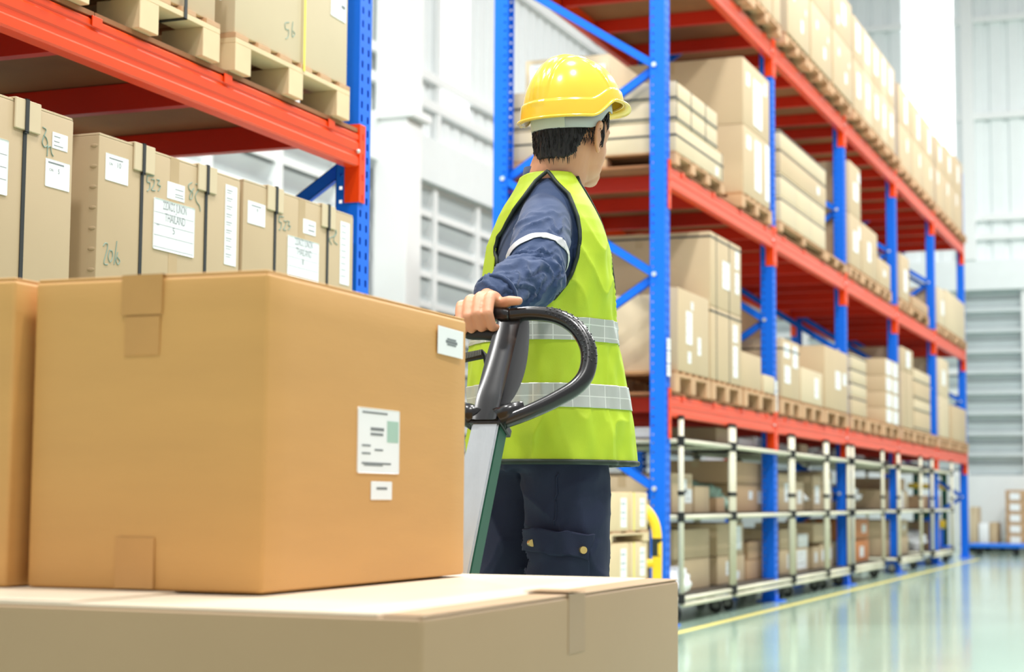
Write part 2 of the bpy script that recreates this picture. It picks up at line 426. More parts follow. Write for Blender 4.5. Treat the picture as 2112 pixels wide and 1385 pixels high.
LV = {'L1': 1.318, 'L2': 2.652, 'L3': 4.042}
NAMES = {'L1': 'lowest shelf level', 'L2': 'middle shelf level', 'L3': 'top shelf level'}
BAYW0 = ['first', 'second', 'third', 'fourth', 'last']
for n in range(5):
    for k, z in LV.items():
        bay(BAY*n, BAY*(n+1)-.1, z, '%s, %s bay, right rack' % (NAMES[k], BAYW0[n]), 'right rack %s' % NAMES[k])
YL0, YL1 = -3.965-BAY, -4.065
bay(YL0, YL1, 2.045, 'upper shelf of the left rack', 'left rack upper shelf')
bay(YL0, YL1, .80, 'lower shelf of the left rack', 'left rack lower shelf')

# ---------------------------------------------------------------- pallets and cartons
def pallet(x0, x1, y0, y1, z, h, label, group, nblk=3, light=False):
    t = thing('wooden_pallet', label, 'pallet', ((x0+x1)/2, (y0+y1)/2, z), group)
    bt = .017 if h > .08 else .01; bh = h-2*bt
    bw = min(.1, (y1-y0)*.15)
    w1, w2 = (WOODL, WOOD) if light else (WOOD, WOODD)
    for i in range(3):
        cx = x0+.05+(x1-x0-.1)*i/2
        for j in range(nblk):
            cy = y0+bw/2+(y1-y0-bw)*j/(nblk-1)
            bm = nb(); bx(bm, max(x0, cx-.1), min(x1, cx+.1), cy-bw/2, cy+bw/2, z+.001, z+bh, .0015, 1); link('block', bm, WOODL if light else WOOD, t)
        bm = nb(); bx(bm, cx-.05, cx+.05, y0, y1, z+bh, z+bh+bt, .001, 1); link('bearer_board', bm, w1, t)
    nbd = 6; w = (y1-y0)/(nbd+(nbd-1)*.75)
    for j in range(nbd):
        a = y0+j*w*1.75; bm = nb(); bx(bm, x0, x1, a, min(a+w, y1), z+bh+bt, z+h-.001, .001, 1); link('deck_board', bm, w2, t)
    return t
def carton(x0, x1, y0, y1, z0, z1, label, group, m=None, name='cardboard_box', bev=.006, labels=(), tape=True, strap=(), hstrap=(), cat='box', flaps=False):
    m = m or BOX
    t = thing(name, label, cat, ((x0+x1)/2, (y0+y1)/2, z0), group)
    bm = nb(); bx(bm, x0, x1, y0, y1, z0+.001, z1-.003, bev, 2); bmesh.ops.recalc_face_normals(bm, faces=bm.faces)
    o = link('carton_body', bm, m, t); autosmooth(o)
    bm = nb(); mid = (y0+y1)/2
    g = min(.004, (x1-x0)*.02)
    bx(bm, x0+.004, (x0+x1)/2-g/2, y0+.003, y1-.003, z1-.003, z1, .001, 1); bx(bm, (x0+x1)/2+g/2, x1-.004, y0+.003, y1-.003, z1-.003, z1, .001, 1)
    link('top_flap', bm, m, t)
    if tape:
        w = min(.05, (x1-x0)*.12); xm = (x0+x1)/2; zt = min(.09, (z1-z0)*.3)
        bm = nb(); bx(bm, xm-w/2, xm+w/2, y0-.0006, y1+.0006, z1, z1+.0008); bx(bm, xm-w/2, xm+w/2, y0-.0012, y0, z1-zt, z1+.0008)
        link('packing_tape', bm, TAPE2, t)
    for (fy, fz, w, h) in labels:
        sheet(t, '+X', (x1, y0+(y1-y0)*fy, z0+(z1-z0)*fz), (y1-y0)*w, (z1-z0)*h, lines=[(.8, .1, .7, .004), (.6, .1, .5, .003), (.3, .1, .8, .004)])
    for fy in strap:
        bm = nb(); yy = y0+(y1-y0)*fy; bx(bm, x1, x1+.0015, yy-.007, yy+.007, z0, z1+.0015); bx(bm, x0-.0015, x1+.0015, yy-.007, yy+.007, z1, z1+.0015)
        link('strap', bm, STRAP, t)
    for fz in hstrap:
        bm = nb(); zz = z0+(z1-z0)*fz; bx(bm, x1, x1+.0015, y0-.0015, y1+.0015, zz-.006, zz+.006); bx(bm, x0, x1, y0-.0015, y0, zz-.006, zz+.006)
        link('strap', bm, STRAP, t)
    return t
BAYW = ['first', 'second', 'third', 'fourth', 'last']
LVW = {'L1': 'lowest shelf', 'L2': 'middle shelf', 'L3': 'top shelf'}
PW = ['nearest', 'middle', 'farthest']
def pallets_for(lv, n, edges, h, xf=.03, xb=-.95):
    z = LV[lv]+.018
    for i, (a, b) in enumerate(edges):
        w = PW[i] if len(edges) == 3 else ['nearer', 'farther'][i]
        pallet(xb, xf, a, b, z, h, '%s wooden pallet in the %s bay, %s of right rack' % (w, BAYW[n], LVW[lv]), 'pallets on the right rack')
def stack(lv, n, y0, y1, zs, h, desc, xf=.03, xb=-.9, m=None, **k):
    """a column of cartons; zs: list of heights of the seams above the pallet, last = top (world z)"""
    z = LV[lv]+.018+h; pos = 'over'
    lab = k.pop('labels', [()]*len(zs)); cols = k.pop('cols', 1)
    for i, zt in enumerate(zs):
        for c_ in range(cols):
            a = y0+(y1-y0)*c_/cols+.002; b = y0+(y1-y0)*(c_+1)/cols-.002
            lev = '' if len(zs) == 1 else (', lowest' if i == 0 else (', topmost' if i == len(zs)-1 else ', %s layer' % ['', 'second', 'third'][i]))
            cw = '' if cols == 1 else ' %s one' % ['near', 'middle', 'far'][c_]
            carton(xb, xf, a, b, z, zt, '%s%s,%s %s bay, %s' % (desc, lev, cw+',' if cw else '', BAYW[n], LVW[lv]),
                   'cartons on the right rack %s' % LVW[lv], m=(m[i] if isinstance(m, list) else m), labels=lab[i] if i < len(lab) else (), **k)
        z = zt
LB1 = [(.15, .55, .22, .3), (.6, .3, .25, .4)]
LB2 = [(.3, .35, .3, .45)]
LB3 = [(.2, .6, .15, .12), (.65, .7, .12, .1), (.4, .2, .2, .25)]
# L1
P1 = .125
E3 = lambda n, a: [(BAY*n+x, BAY*n+y) for x, y in a]
pallets_for('L1', 0, [(.01, .80), (.83, 1.60), (1.66, 2.60)], P1)
carton(-1.0, -.13, .22, .50, 1.461, 1.93, 'tan carton behind the leaning one, lowest shelf, nearest the first blue frame', 'cartons on the right rack lowest shelf', m=BOX2)
t = carton(-.10, .03, .07, .76, 1.461, 1.95, 'tan carton leaning sideways with several white labels, lowest shelf, first bay', 'cartons on the right rack lowest shelf', labels=[(.25, .35, .18, .4), (.4, .78, .08, .1), (.62, .25, .1, .22), (.3, .12, .1, .14)])
stack('L1', 0, .80, 1.58, [1.92, 2.385], P1, 'large tan carton with two black straps', labels=[[(.72, .1, .14, .45), (.72, .6, .14, .25)], [(.38, .3, .22, .38), (.8, .3, .12, .3), (.8, .65, .12, .25)]], strap=(.18, .6), hstrap=(.93,))
carton(-.45, .02, 1.62, 2.18, 1.461, 1.70, 'small plain carton with sagging top beside the strapped cartons, lowest shelf', 'cartons on the right rack lowest shelf', strap=())
carton(-.22, .03, 2.22, 2.55, 1.461, 1.585, 'little pale carton at the edge near the second blue frame, lowest shelf', 'cartons on the right rack lowest shelf', m=BOX2)
carton(-1.0, -.55, 1.62, 2.35, 1.461, 2.0, 'brown carton at the back, seen behind the small plain carton', 'cartons on the right rack lowest shelf', m=BOX3)
pallets_for('L1', 1, E3(1, [(.02, .72), (.76, 1.56), (1.62, 2.58)]), P1)
stack('L1', 1, 2.78, 3.38, [1.89], P1, 'tall carton with black taped bands and white labels', labels=[[(.12, .68, .3, .25), (.62, .55, .25, .38), (.15, .25, .3, .3)]], hstrap=(.82,), xb=-.66)
stack('L1', 1, 3.44, 4.24, [1.725], P1, 'low pale carton with a pasted label', m=BOX2, labels=[[(.62, .2, .16, .6)]], xb=-.66)
stack('L1', 1, 4.34, 5.32, [1.965], P1, 'wide tan carton with white label', xb=-.62, labels=[[(.45, .35, .2, .3), (.78, .45, .14, .2)]])
for i, (a, b, z1) in enumerate(((4.30, 5.3, 1.9), (4.30, 5.3, 2.32))):
    carton(-1.05, -.66, a, b, 1.461 if i == 0 else 1.9, z1, ['brown carton at the back under another, second bay, lowest shelf', 'brown carton on top at the back, second bay, just under the red bars'][i], 'cartons on the right rack lowest shelf', m=BOX3)
carton(-1.05, -.7, 2.9, 3.6, 1.461, 2.25, 'brown carton in the shade at the back, behind the banded tall carton', 'cartons on the right rack lowest shelf', m=BOX3)
pallets_for('L1', 2, E3(2, [(.02, .80), (.84, 1.62), (1.68, 2.60)]), P1)
stack('L1', 2, 5.50, 6.22, [1.63, 1.75, 1.87, 1.99], P1, 'flat pale carton', cols=1, m=[BOX, BOX2, BOX2, BOX2], hstrap=(.85,))
stack('L1', 2, 7.26, 8.04, [1.61, 1.765, 1.92, 2.085], P1, 'carton with two tall white labels', labels=[[(.05, .08, .35, .82), (.55, .08, .35, .82)]]*4)
pallets_for('L1', 3, E3(3, [(.02, .82), (.86, 1.7), (1.74, 2.60)]), P1)
stack('L1', 3, 8.26, 8.98, [2.04, 2.28], P1, 'tall carton with narrow label', labels=[[], [(.4, .2, .3, .7)]], strap=(.3,))
stack('L1', 3, 9.04, 10.22, [1.67, 1.79, 1.98, 2.11], P1, 'wide flat carton', m=[BOX, BOX2, BOX, BOX2], hstrap=(.13,))
pallets_for('L1', 4, E3(4, [(.02, .82), (.86, 1.7), (1.74, 2.60)]), P1)
stack('L1', 4, 10.98, 11.76, [1.94, 2.38], P1, 'tall pale carton', m=BOX2, labels=[[], [(.3, .3, .3, .4)]])
stack('L1', 4, 12.0, 13.38, [1.88], P1, 'very wide tan carton', m=BOX)
# L2
P2 = .10
pallets_for('L2', 0, [(.01, 1.10)], .075) if False else None
pallet(-1.02, .03, .02, 1.16, LV['L2']+.018, .075, 'wooden pallet under long strapped crates, first bay, right rack\'s middle shelf', 'pallets on the right rack', nblk=4)
pallet(-.95, .03, 1.62, 2.5, LV['L2']+.018, .10, 'wooden pallet under the two tall cartons, first bay, right rack\'s middle shelf', 'pallets on the right rack')
stack('L2', 0, .03, 1.13, [2.925], .075, 'long pale strapped crate, the lower one', m=BOX2, hstrap=(.55,), strap=(.97,), labels=[[(.82, .1, .06, .3)]], xb=-1.02)
stack('L2', 0, .03, .98, [3.05, 3.165], .258, 'long pale strapped crate', m=BOX2, hstrap=(.14,), strap=(.02, .35, .7), xb=-1.0)
carton(-1.0, -.45, .25, .95, 3.166, 3.42, 'carton with a big white notice on top of the strapped crates', 'cartons on the right rack middle shelf', m=BOX2)
t = [o for o in C.objects if o.get('label', '').startswith('carton with a big white notice')][0]
sheet(t, '-Y', (-.97, .25, 3.19), .34, .2, lines=[(.85, .05, .6, .004), (.7, .05, .8, .004), (.5, .05, .5, .004), (.3, .05, .7, .004)])
sheet(t, '-Y', (-.6, .25, 3.22), .12, .14, lines=[(.7, .1, .8, .006), (.4, .1, .8, .02)])
stack('L2', 0, 1.66, 2.44, [3.24, 3.70], .10, 'big carton with wide white labels', labels=[[(.12, .68, .15, .2), (.42, .15, .22, .75), (.82, .1, .15, .85)], [(.12, .62, .12, .2), (.38, .1, .3, .72), (.78, .7, .1, .2)]], xb=-.98)
pallets_for('L2', 1, E3(1, [(.02, 1.70), (1.72, 2.60)]), .075)
stack('L2', 1, 2.78, 4.42, [2.93, 3.10], .075, 'pale crate of the middle shelf', m=BOX2, cols=3, hstrap=(.88,))
stack('L2', 1, 2.78, 4.46, [3.285, 3.42], .433, 'long crate laid across the others', m=[BOX, BOX2], hstrap=(.9,), labels=[[(.78, .3, .06, .35)], []])
pallets_for('L2', 2, E3(2, [(.02, .62), (.64, 1.42), (1.46, 2.2)]), P2)
stack('L2', 2, 5.50, 6.03, [3.23, 3.69], P2, 'tall carton with small white labels', labels=[[(.3, .3, .4, .4), (.75, .6, .2, .25)], [(.35, .3, .4, .35), (.75, .7, .2, .2)]], xb=-1.0)
stack('L2', 2, 6.08, 6.88, [3.225], P2, 'medium carton with one narrow label', labels=[[(.35, .3, .2, .4)]])
stack('L2', 2, 6.93, 7.62, [3.02], P2, 'low carton with a faint label', labels=[[(.4, .4, .2, .25)]])
pallets_for('L2', 3, E3(3, [(.02, .7), (.74, 2.0)]), P2)
stack('L2', 3, 8.25, 8.82, [3.235], P2, 'narrow tall carton with label', labels=[[(.4, .2, .3, .5)]])
stack('L2', 3, 9.02, 10.16, [2.885], P2, 'low wide carton', m=BOX3, xb=-.35)
carton(-1.0, -.40, 9.1, 10.3, 2.77, 3.14, 'brown carton at the back behind the low wide one, middle shelf', 'cartons on the right rack middle shelf', m=BOX3)
pallets_for('L2', 4, E3(4, [(.02, .7), (.74, 1.6), (1.64, 2.6)]), P2)
stack('L2', 4, 10.99, 11.62, [3.20], P2, 'pale carton with narrow label', m=BOX2, labels=[[(.4, .3, .3, .4)]])
stack('L2', 4, 11.68, 13.42, [3.245], P2, 'very long pale carton', m=BOX2)
# L3
P3 = .085
pallets_for('L3', 0, [(.02, .85), (.9, 1.70), (1.72, 2.62)], P3, xf=.08)
for i, (a, b) in enumerate(((.03, .86), (.9, 1.66), (1.74, 1.99), (2.01, 2.33), (2.36, 2.6))):
    stack('L3', 0, a, b, [4.6, 5.05], P3, ['wide plain carton', 'square carton by the wide one', 'slim carton beside the square one', 'slim carton in the middle of three', 'slim carton beside the second frame'][i], xf=.08)
pallets_for('L3', 1, E3(1, [(.02, .84), (.88, 1.70), (1.75, 2.62)]), P3, xf=.08)
for i, (a, b) in enumerate(((2.79, 3.57), (3.63, 4.44), (4.52, 5.36))):
    stack('L3', 1, a, b, [4.62, 5.02], P3, ['carton nearest the second frame', 'carton in the middle, small labels', 'carton nearest the third frame'][i], xf=.09, labels=[[(.25, .62, .08, .14), (.6, .25, .1, .2), (.8, .6, .06, .1)], [(.45, .35, .2, .45), (.2, .2, .1, .2)]])
pallets_for('L3', 2, E3(2, [(.02, .86), (.9, 1.72), (1.76, 2.6)]), P3, xf=.08)
for i, (a, b) in enumerate(((5.5, 5.96), (5.98, 6.41), (6.43, 6.89), (6.91, 7.26), (7.28, 7.72))):
    stack('L3', 2, a, b, [4.6, 4.99-.0*i], P3, ['first slim carton', 'second slim carton', 'third slim carton', 'fourth slim carton', 'fifth slim carton'][i]+' of the row', xf=.08, m=BOX2 if i % 2 else None, labels=[[(.3, .3, .35, .5)], [(.25, .25, .4, .65)]])
pallets_for('L3', 3, E3(3, [(.02, .86), (.9, 1.72), (1.76, 2.6)]), P3, xf=.05)
for i, (a, b) in enumerate(((8.27, 9.1), (9.15, 9.97), (10.0, 10.78))):
    stack('L3', 3, a, b, [4.6, 5.0], P3, ['carton nearest the fourth frame', 'middle carton', 'carton nearest the fifth frame'][i], labels=[[(.6, .5, .1, .3)], [(.45, .15, .2, .7)]])
pallets_for('L3', 4, E3(4, [(.02, .86), (.9, 1.72), (1.76, 2.6)]), P3, xf=.05)
for i, (a, b) in enumerate(((11.0, 11.78), (11.83, 12.62), (12.66, 13.4))):
    stack('L3', 4, a, b, [4.62, 4.98+.04*i], P3, ['carton nearest the fifth frame', 'middle carton', 'carton nearest the end frame'][i], labels=[[(.1, .6, .12, .3)], [(.3, .3, .2, .5)]])

# ---------------------------------------------------------------- left rack goods
def strapped(y0, y1, zt, label, detail):
    X = .022; z0 = .80+.018+.11
    t = thing('strapped_carton', label, 'box', (-.45, (y0+y1)/2, z0), 'strapped cartons on the left rack')
    bm = nb(); bx(bm, -.95, X, y0, y1, z0, zt-.006, .006, 2); o = link('carton_body', bm, BOXL, t); autosmooth(o)
    bm = nb(); bx(bm, -.95, X-.001, y0+.002, y1-.002, zt-.006, zt-.0035, .001, 1); bx(bm, -.95, X-.002, y0+.004, y1-.004, zt-.003, zt, .001, 1)
    link('top_flap', bm, BOX2, t)
    return t, X
def yz(px, py, X=.024): p = onX(px, py, X); return p.y, p.z
def lab(t, l, tp, r, b_, X=.022, **k):
    """label on the front face from its picture corners: left, top at left edge, right, bottom at left edge"""
    y0, z1 = yz(l, tp, X); y1, _ = yz(r, tp, X); _, z0 = yz(l, b_, X)
    return sheet(t, '+X', (X, y0, z0), y1-y0, z1-z0, **k)
def tab_strap(t, l, r, yt, sx, X=.022, zt=1.72, zb=.93):
    y0, _ = yz(l, yt, X); y1, _ = yz(r, yt, X); ys, _ = yz(sx, yt, X)
    bm = nb(); bx(bm, X, X+.006, y0, y1, zt-.075, zt+.004, .002, 1); bx(bm, X-.12, X+.006, y0, y1, zt+.001, zt+.006, .002, 1)
    o = link('corner_protector', bm, BOX2, t)
    bm = nb(); bx(bm, X+.0065, X+.0085, ys-.0075, ys+.0075, zt-.08, zt+.008); bx(bm, X-.9, X+.0085, ys-.0075, ys+.0075, zt+.0065, zt+.0085)
    bx(bm, X+.0005, X+.0085, ys-.0075, ys+.0075, zt-.083, zt-.078); bx(bm, X+.0005, X+.0025, ys-.0075, ys+.0075, zb, zt-.078)
    link('strap', bm, STRAP, t)
def scrawl(t, strokes, X=.0225, th=.0017):
    """handwriting: strokes as picture polylines on the front face"""
    bm = nb()
    for st in strokes:
        pts = []
        for px, py in st:
            y, z = yz(px, py, X); pts.append((X, y, z))
        if len(pts) > 2: pts = smooth_path(pts, 4)
        tube(bm, pts, th, 6, flat=1)
    link('handwriting', bm, PEN, t)
# box touching the left picture edge
t, X = strapped(-6.66, -5.842, 1.735, 'tan strapped carton at the left picture edge, marked in green pen, left rack', None)
tab_strap(t, 28, 82, 235, 52, zt=1.735)
ye_, zt_ = yz(18, 290); _, zb_ = yz(16, 404); sheet(t, '+X', (.022, ye_-.24, zb_), .24, zt_-zb_, lines=[.28, .5, .73], texts=[('6', .46, .33, .04, None)])
lab(t, 108, 271, 140, 305, lines=[(.75, .1, .5, .002), (.45, .1, .45, .002), (.2, .1, .7, .002)])
lab(t, 94, 325, 144, 383, lines=[(.88, .1, .75, .004)], texts=[('5', .5, .5, .018, None), ('C/N', .15, .55, .01, None)])
scrawl(t, [[(88, 262), (95, 268), (90, 282), (87, 294), (92, 303), (98, 298), (96, 286), (90, 278)], [(97, 322), (98, 300)], [(98, 305), (104, 302), (106, 315), (110, 322)]])
bm = nb(); y0_, z0_ = yz(0, 283); 
# the middle one
t, X = strapped(-5.722, -4.945, 1.722, 'tan strapped carton in the middle of the three, left rack, address label showing', None)
tab_strap(t, 275, 318, 300, 294, zt=1.722); tab_strap(t, 407, 446, 345, 426, zt=1.722)
lab(t, 218, 314, 265, 370, lines=[(.84, .15, .75, .003)], texts=[('10', .48, .5, .022, None), ('C/N', .15, .56, .010, None)])
lab(t, 345, 373, 381, 408, tilt=-.0, lines=[(.65, .45, .92, .002), (.35, .45, .9, .002), (.2, .45, .95, .002)])
o = lab(t, 317, 406, 401, 512, lines=[.73, .5, .28, .05], texts=[('22DKD2 JUNON', .22, .765, .036, .58), ('THAILAND', .27, .535, .036, .5), ('5', .46, .33, .03, None), ('C/NO.', .06, .46, .007, None)])
lab(t, 465, 379, 489, 545, lines=[(.93-.1*k, .1, .6, .0024) for k in range(9)]+[(.9-.1*k, .1, .5, .0018) for k in range(9)])
y0, z1 = yz(353, 335); y1, _ = yz(371, 335)
bm = nb(); bx(bm, .022, .0226, y0, y1, .93, 1.718); link('packing_tape', bm, TAPE2, t)
scrawl(t, [[(303, 362), (318, 362)], [(304, 362), (303, 374), (309, 377), (308, 389), (303, 394)], [(312, 370), (318, 371), (317, 382), (312, 391), (320, 393)], [(323, 370), (329, 372), (325, 380), (331, 384), (326, 394)]])
scrawl(t, [[(396, 376), (389, 381), (390, 390), (397, 397), (396, 408), (391, 410), (393, 398), (400, 388)], [(403, 380), (409, 380), (410, 390), (403, 402), (405, 415), (411, 424), (413, 436)]])
scrawl(t, [[(213, 507), (217, 501), (222, 504), (220, 518), (214, 542), (222, 545)], [(226, 516), (223, 530), (227, 540), (232, 530), (231, 518), (226, 516)], [(241, 497), (235, 545)], [(243, 520), (239, 536), (243, 545), (247, 538), (242, 530)]])
# crimped corner of the middle carton, on the side facing the gap
bm = nb()
for k in range(14): ball(bm, (.006, -5.7215, 1.685-k*.058), (.013, .0028, .006), 10)
body = [c for c in t.children if c.name.startswith('carton_body')][0]
b2 = nb(); b2.from_mesh(body.data); bm.transform(Matrix.Translation(-t.location)); mt_ = bpy.data.meshes.new('crimp'); bm.to_mesh(mt_); bm.free(); b2.from_mesh(mt_); b2.to_mesh(body.data); b2.free()
body.data.name = 'carton_body'
# the right one
t, X = strapped(-4.925, -4.138, 1.728, 'tan strapped carton beside the blue rack post, left rack', None)
tab_strap(t, 550, 583, 398, 568, zt=1.728); tab_strap(t, 662, 690, 432, 676, zt=1.728)
lab(t, 511, 412, 547, 459, lines=[(.82, .2, .75, .003)], texts=[('9', .5, .5, .02, None)])
lab(t, 625, 450, 651, 480, lines=[(.65, .4, .9, .003), (.3, .4, .9, .004)])
lab(t, 593, 484, 657, 570, lines=[.73, .5, .28, .05], texts=[('22DKD2 JUNON', .22, .765, .036, .58), ('THAILAND', .27, .535, .036, .5), ('8', .46, .33, .03, None)])
lab(t, 702, 455, 721, 585, lines=[(.93-.1*k, .1, .6, .0024) for k in range(9)])
y0, z1 = yz(617, 420); y1, _ = yz(631, 420)
bm = nb(); bx(bm, .022, .0226, y0, y1, .93, 1.724); link('packing_tape', bm, TAPE2, t)
scrawl(t, [[(575, 446), (585, 447)], [(576, 447), (575, 456), (580, 459), (579, 470), (575, 474)], [(585, 455), (590, 457), (588, 466), (584, 473), (590, 474)], [(592, 455), (597, 458), (594, 463), (599, 467), (594, 474)]])
scrawl(t, [[(691, 475), (694, 480), (690, 486), (679, 492), (684, 504)], [(694, 474), (688, 495), (696, 504)]])
for i, (a, b) in enumerate(((-6.66, -5.85), (-5.72, -4.95), (-4.92, -4.14))):
    pallet(-.95, .02, a, b, .818, .11, ['wooden pallet under the left strapped carton', 'wooden pallet under the middle strapped carton', 'wooden pallet under the right strapped carton'][i]+', left rack', 'pallets on the left rack', light=True)
# upper shelf of the left rack
UP = [(-6.69, -5.93), (-5.895, -5.10), (-5.005, -4.195)]
for i, (a, b) in enumerate(UP):
    pallet(-.98, .028, a, b, 2.063, .125, ['wooden pallet at the top left picture corner, left rack upper shelf', 'wooden pallet under the black strapped carton, left rack upper shelf', 'wooden pallet under the yellow strapped carton, left rack upper shelf'][i], 'pallets on the left rack', light=True)
carton(-.93, .012, -6.68, -5.94, 2.188, 2.95, 'tan carton at the top left picture corner, upper shelf of the left rack', 'big cartons on the upper left shelf', m=BOX)
t = carton(-.93, .016, -5.88, -5.112, 2.188, 2.95, 'tan carton tied with a black strap, upper shelf of the left rack', 'big cartons on the upper left shelf', m=BOX)
bm = nb(); ys = yz(383, 30, .03)[0]; bx(bm, .016, .030, ys-.008, ys+.008, 2.168, 2.96) if False else bx(bm, .029, .031, ys-.008, ys+.008, 2.150, 2.952)
bx(bm, -.3, .031, ys-.008, ys+.008, 2.150, 2.1525); link('strap', bm, STRAP, t)
sheet(t, '+X', (.016, yz(335, 0)[0], 2.235), .10, .12, lines=[(.8, .1, .7, .004)]); sheet(t, '+X', (.016, yz(418, 0)[0], 2.27), .12, .12, lines=[(.8, .1, .7, .004)])
t = carton(-.93, .020, -4.998, -4.205, 2.188, 2.95, 'big tan carton with a yellow strap beside the blue post, upper left shelf', 'big cartons on the upper left shelf', m=BOX2)
bm = nb(); ys = yz(628, 100, .03)[0]; bx(bm, .0295, .031, ys-.006, ys+.006, 2.165, 2.952); link('strap', bm, YSTRAP, t)
sheet(t, '+X', (.020, yz(684, 20)[0], yz(684, 30)[1]), .115, .15, tilt=-.02, lines=[(.8, .1, .5, .004), (.35, .7, .95, .012)])
scrawl(t, [[(596, 46), (588, 48), (589, 60), (595, 62), (594, 76), (589, 80)], [(604, 45), (602, 62), (603, 76), (608, 70), (604, 64)]], X=.0205)
carton(-.97, -.62, -4.55, -4.31, 2.188, 2.6, 'white packet', 'x') if False else None

# ---------------------------------------------------------------- pipe carts under the right rack
PANEL = mat('dark_shelf_panel', s(64, 56, 46), .6)
CARTS = [(.15, 1.34), (1.385, 3.10), (3.16, 4.39), (4.43, 5.37), (5.54, 7.10), (7.99, 9.50), (10.32, 12.0)]
def cart(i, y0, y1):
    x1, x0 = .035, -.72
    t = thing('pipe_cart', ['ivory pipe shelf cart, the nearest one under the right rack', 'ivory pipe shelf cart, second from the near rack frame, holding taped parcels', 'ivory pipe shelf cart, third from the near rack frame', 'ivory pipe shelf cart, fourth from the near rack frame, the narrowest', 'ivory pipe shelf cart, fifth from the near rack frame, orange cartons below', 'ivory pipe shelf cart, second from the far end', 'ivory pipe shelf cart, the farthest one, nearest the end wall'][i], 'cart', ((x0+x1)/2, (y0+y1)/2, 0), 'ivory pipe shelf carts under the right rack')
    r = .0165
    posts = [(x, y) for x in (x0+r, x1-r) for y in (y0+r, y1-r)]
    n_in = [p for p in (2.741, 5.482, 8.223, 10.964) if y0 < p-.05 < y1]
    for x, y in posts:
        bm = nb(); cyl(bm, (x, y, .115), (x, y, 1.185), r, 12); link('pipe_post', bm, IVORY, t, smooth=True)
    for z in (.14, .612, 1.055):
        bm = nb()
        for x in (x0+r, x1-r): cyl(bm, (x, y0+.03, z), (x, y1-.03, z), .014, 10)
        for y in (y0+r, y1-r): cyl(bm, (x0+.03, y, z), (x1-.03, y, z), .014, 10)
        if z == .14:
            for x in (x0+r, x1-r): cyl(bm, (x, y0+.03, z-.035), (x, y1-.03, z-.035), .014, 10)
        link('shelf_rail', bm, IVORY, t, smooth=True)
        bm = nb()
        if not n_in: bx(bm, x0+.03, x1-.03, y0+.03, y1-.03, z+.0145, z+.0222)
        else:
            p = n_in[0]
            bx(bm, x0+.03, -.1, y0+.03, y1-.03, z+.0145, z+.0222); bx(bm, -.1, x1-.03, y0+.03, p-.106, z+.0145, z+.0222)
            if p+.006 < y1-.03: bx(bm, -.1, x1-.03, p+.006, y1-.03, z+.0145, z+.0222)
        link('shelf_panel', bm, PANEL, t)
    for x, y in posts:
        for za, zb, dr in ((.114, .17, .0055), (.586, .642, .0055), (1.029, 1.085, .0055), (1.185, 1.205, .004), (.74, .765, .0045)):
            bm = nb(); cyl(bm, (x, y, za), (x, y, zb), r+dr, 10); link('joint', bm, BLACK, t)
    for x, y in posts:
        yy = y+(.11 if y < (y0+y1)/2 else -.11); xx = x-.07 if x > -.3 else x+.07
        if any(abs(yy-(p-.05)) < .1 for p in n_in): yy += -.12
        bm = nb(); tube(bm, [(xx, yy-.014, .042), (xx, yy+.014, .042)], .041, 18); o = link('caster', bm, BLACK, t)
        b2 = nb(); bx(b2, xx-.03, xx+.03, yy-.026, yy+.026, .088, .09); bx(b2, xx-.022, xx+.022, yy-.021, yy-.017, .035, .09); bx(b2, xx-.022, xx+.022, yy+.017, yy+.021, .035, .09); cyl(b2, (xx, yy-.022, .042), (xx, yy+.022, .042), .012, 10)
        link('caster_fork', b2, GREY, o)
for i, (a, b) in enumerate(CARTS): cart(i, a, b)
def bag(x, y, z, sx, sy, sz, label, m=BAG, group='plastic bags on the pipe carts', seed=0):
    bm = nb(); bmesh.ops.create_icosphere(bm, subdivisions=4, radius=1)
    for v in bm.verts:
        p = v.co.copy(); n_ = noise.noise(p*1.7+Vector((seed, 0, 0)))*.34+abs(noise.noise(p*3.2+Vector((seed, 3, 0))))*.34+noise.noise(p*9+Vector((seed, 0, 3)))*.10
        p = p*(1+n_-.2); zz = max(p.z, -.62)
        v.co = Vector((x+p.x*sx/2, y+p.y*sy/2, z+(zz+.62)*sz/1.62))
    o = link('plastic_bag', bm, m, smooth=True); return tag(o, label, 'bag', group)
ZT = (1.0775, .6345, .1625)
LVN = {0: 'top tray', 1: 'middle tray', 2: 'bottom tray'}
CN = ['nearest pipe cart', 'second pipe cart', 'third pipe cart', 'fourth pipe cart', 'fifth pipe cart', 'sixth pipe cart', 'farthest pipe cart']
def good(c, lv, y0, y1, zt, desc, base=None, m=None, xf=-.115, xb=-.6, labels=(), bagd=False, **k):
    a, b = CARTS[c]; sh = .12
    y0 = max(y0+sh*.6, a+.045); y1 = min(y1+sh*.6, b-.045)
    z0 = ZT[lv] if base is None else base
    if bagd: return bag((xf+xb)/2, (y0+y1)/2, z0, (xf-xb), (y1-y0), zt-z0, '%s, %s, %s' % (desc, LVN[lv], CN[c]), m=m or BAG, seed=c*3+lv+y0)
    return carton(xb, xf, y0, y1, z0, zt, '%s, %s, %s' % (desc, LVN[lv], CN[c]), 'parcels on the pipe carts', m=m, bev=.004, labels=labels, name='parcel', **k)
good(0, 0, .14, .34, 1.14, 'small white parcel', m=PAPER, tape=False); good(0, 0, .45, 1.0, 1.12, 'low dark bundle', bagd=True, m=WOODD, xf=-.2)
good(0, 1, .36, .82, .875, 'tall tan parcel with white labels', labels=[(.45, .5, .25, .35), (.6, .25, .35, .35)]); good(0, 1, .87, 1.25, .80, 'plain square parcel with tape')
good(0, 1, .14, .30, .85, 'thin parcel at the near end', labels=[(.2, .2, .6, .6)])
good(0, 2, .5, 1.3, .35, 'wide plain parcel under another'); good(0, 2, .40, 1.28, .535, 'plain parcel stacked on the wide one', base=.352); 
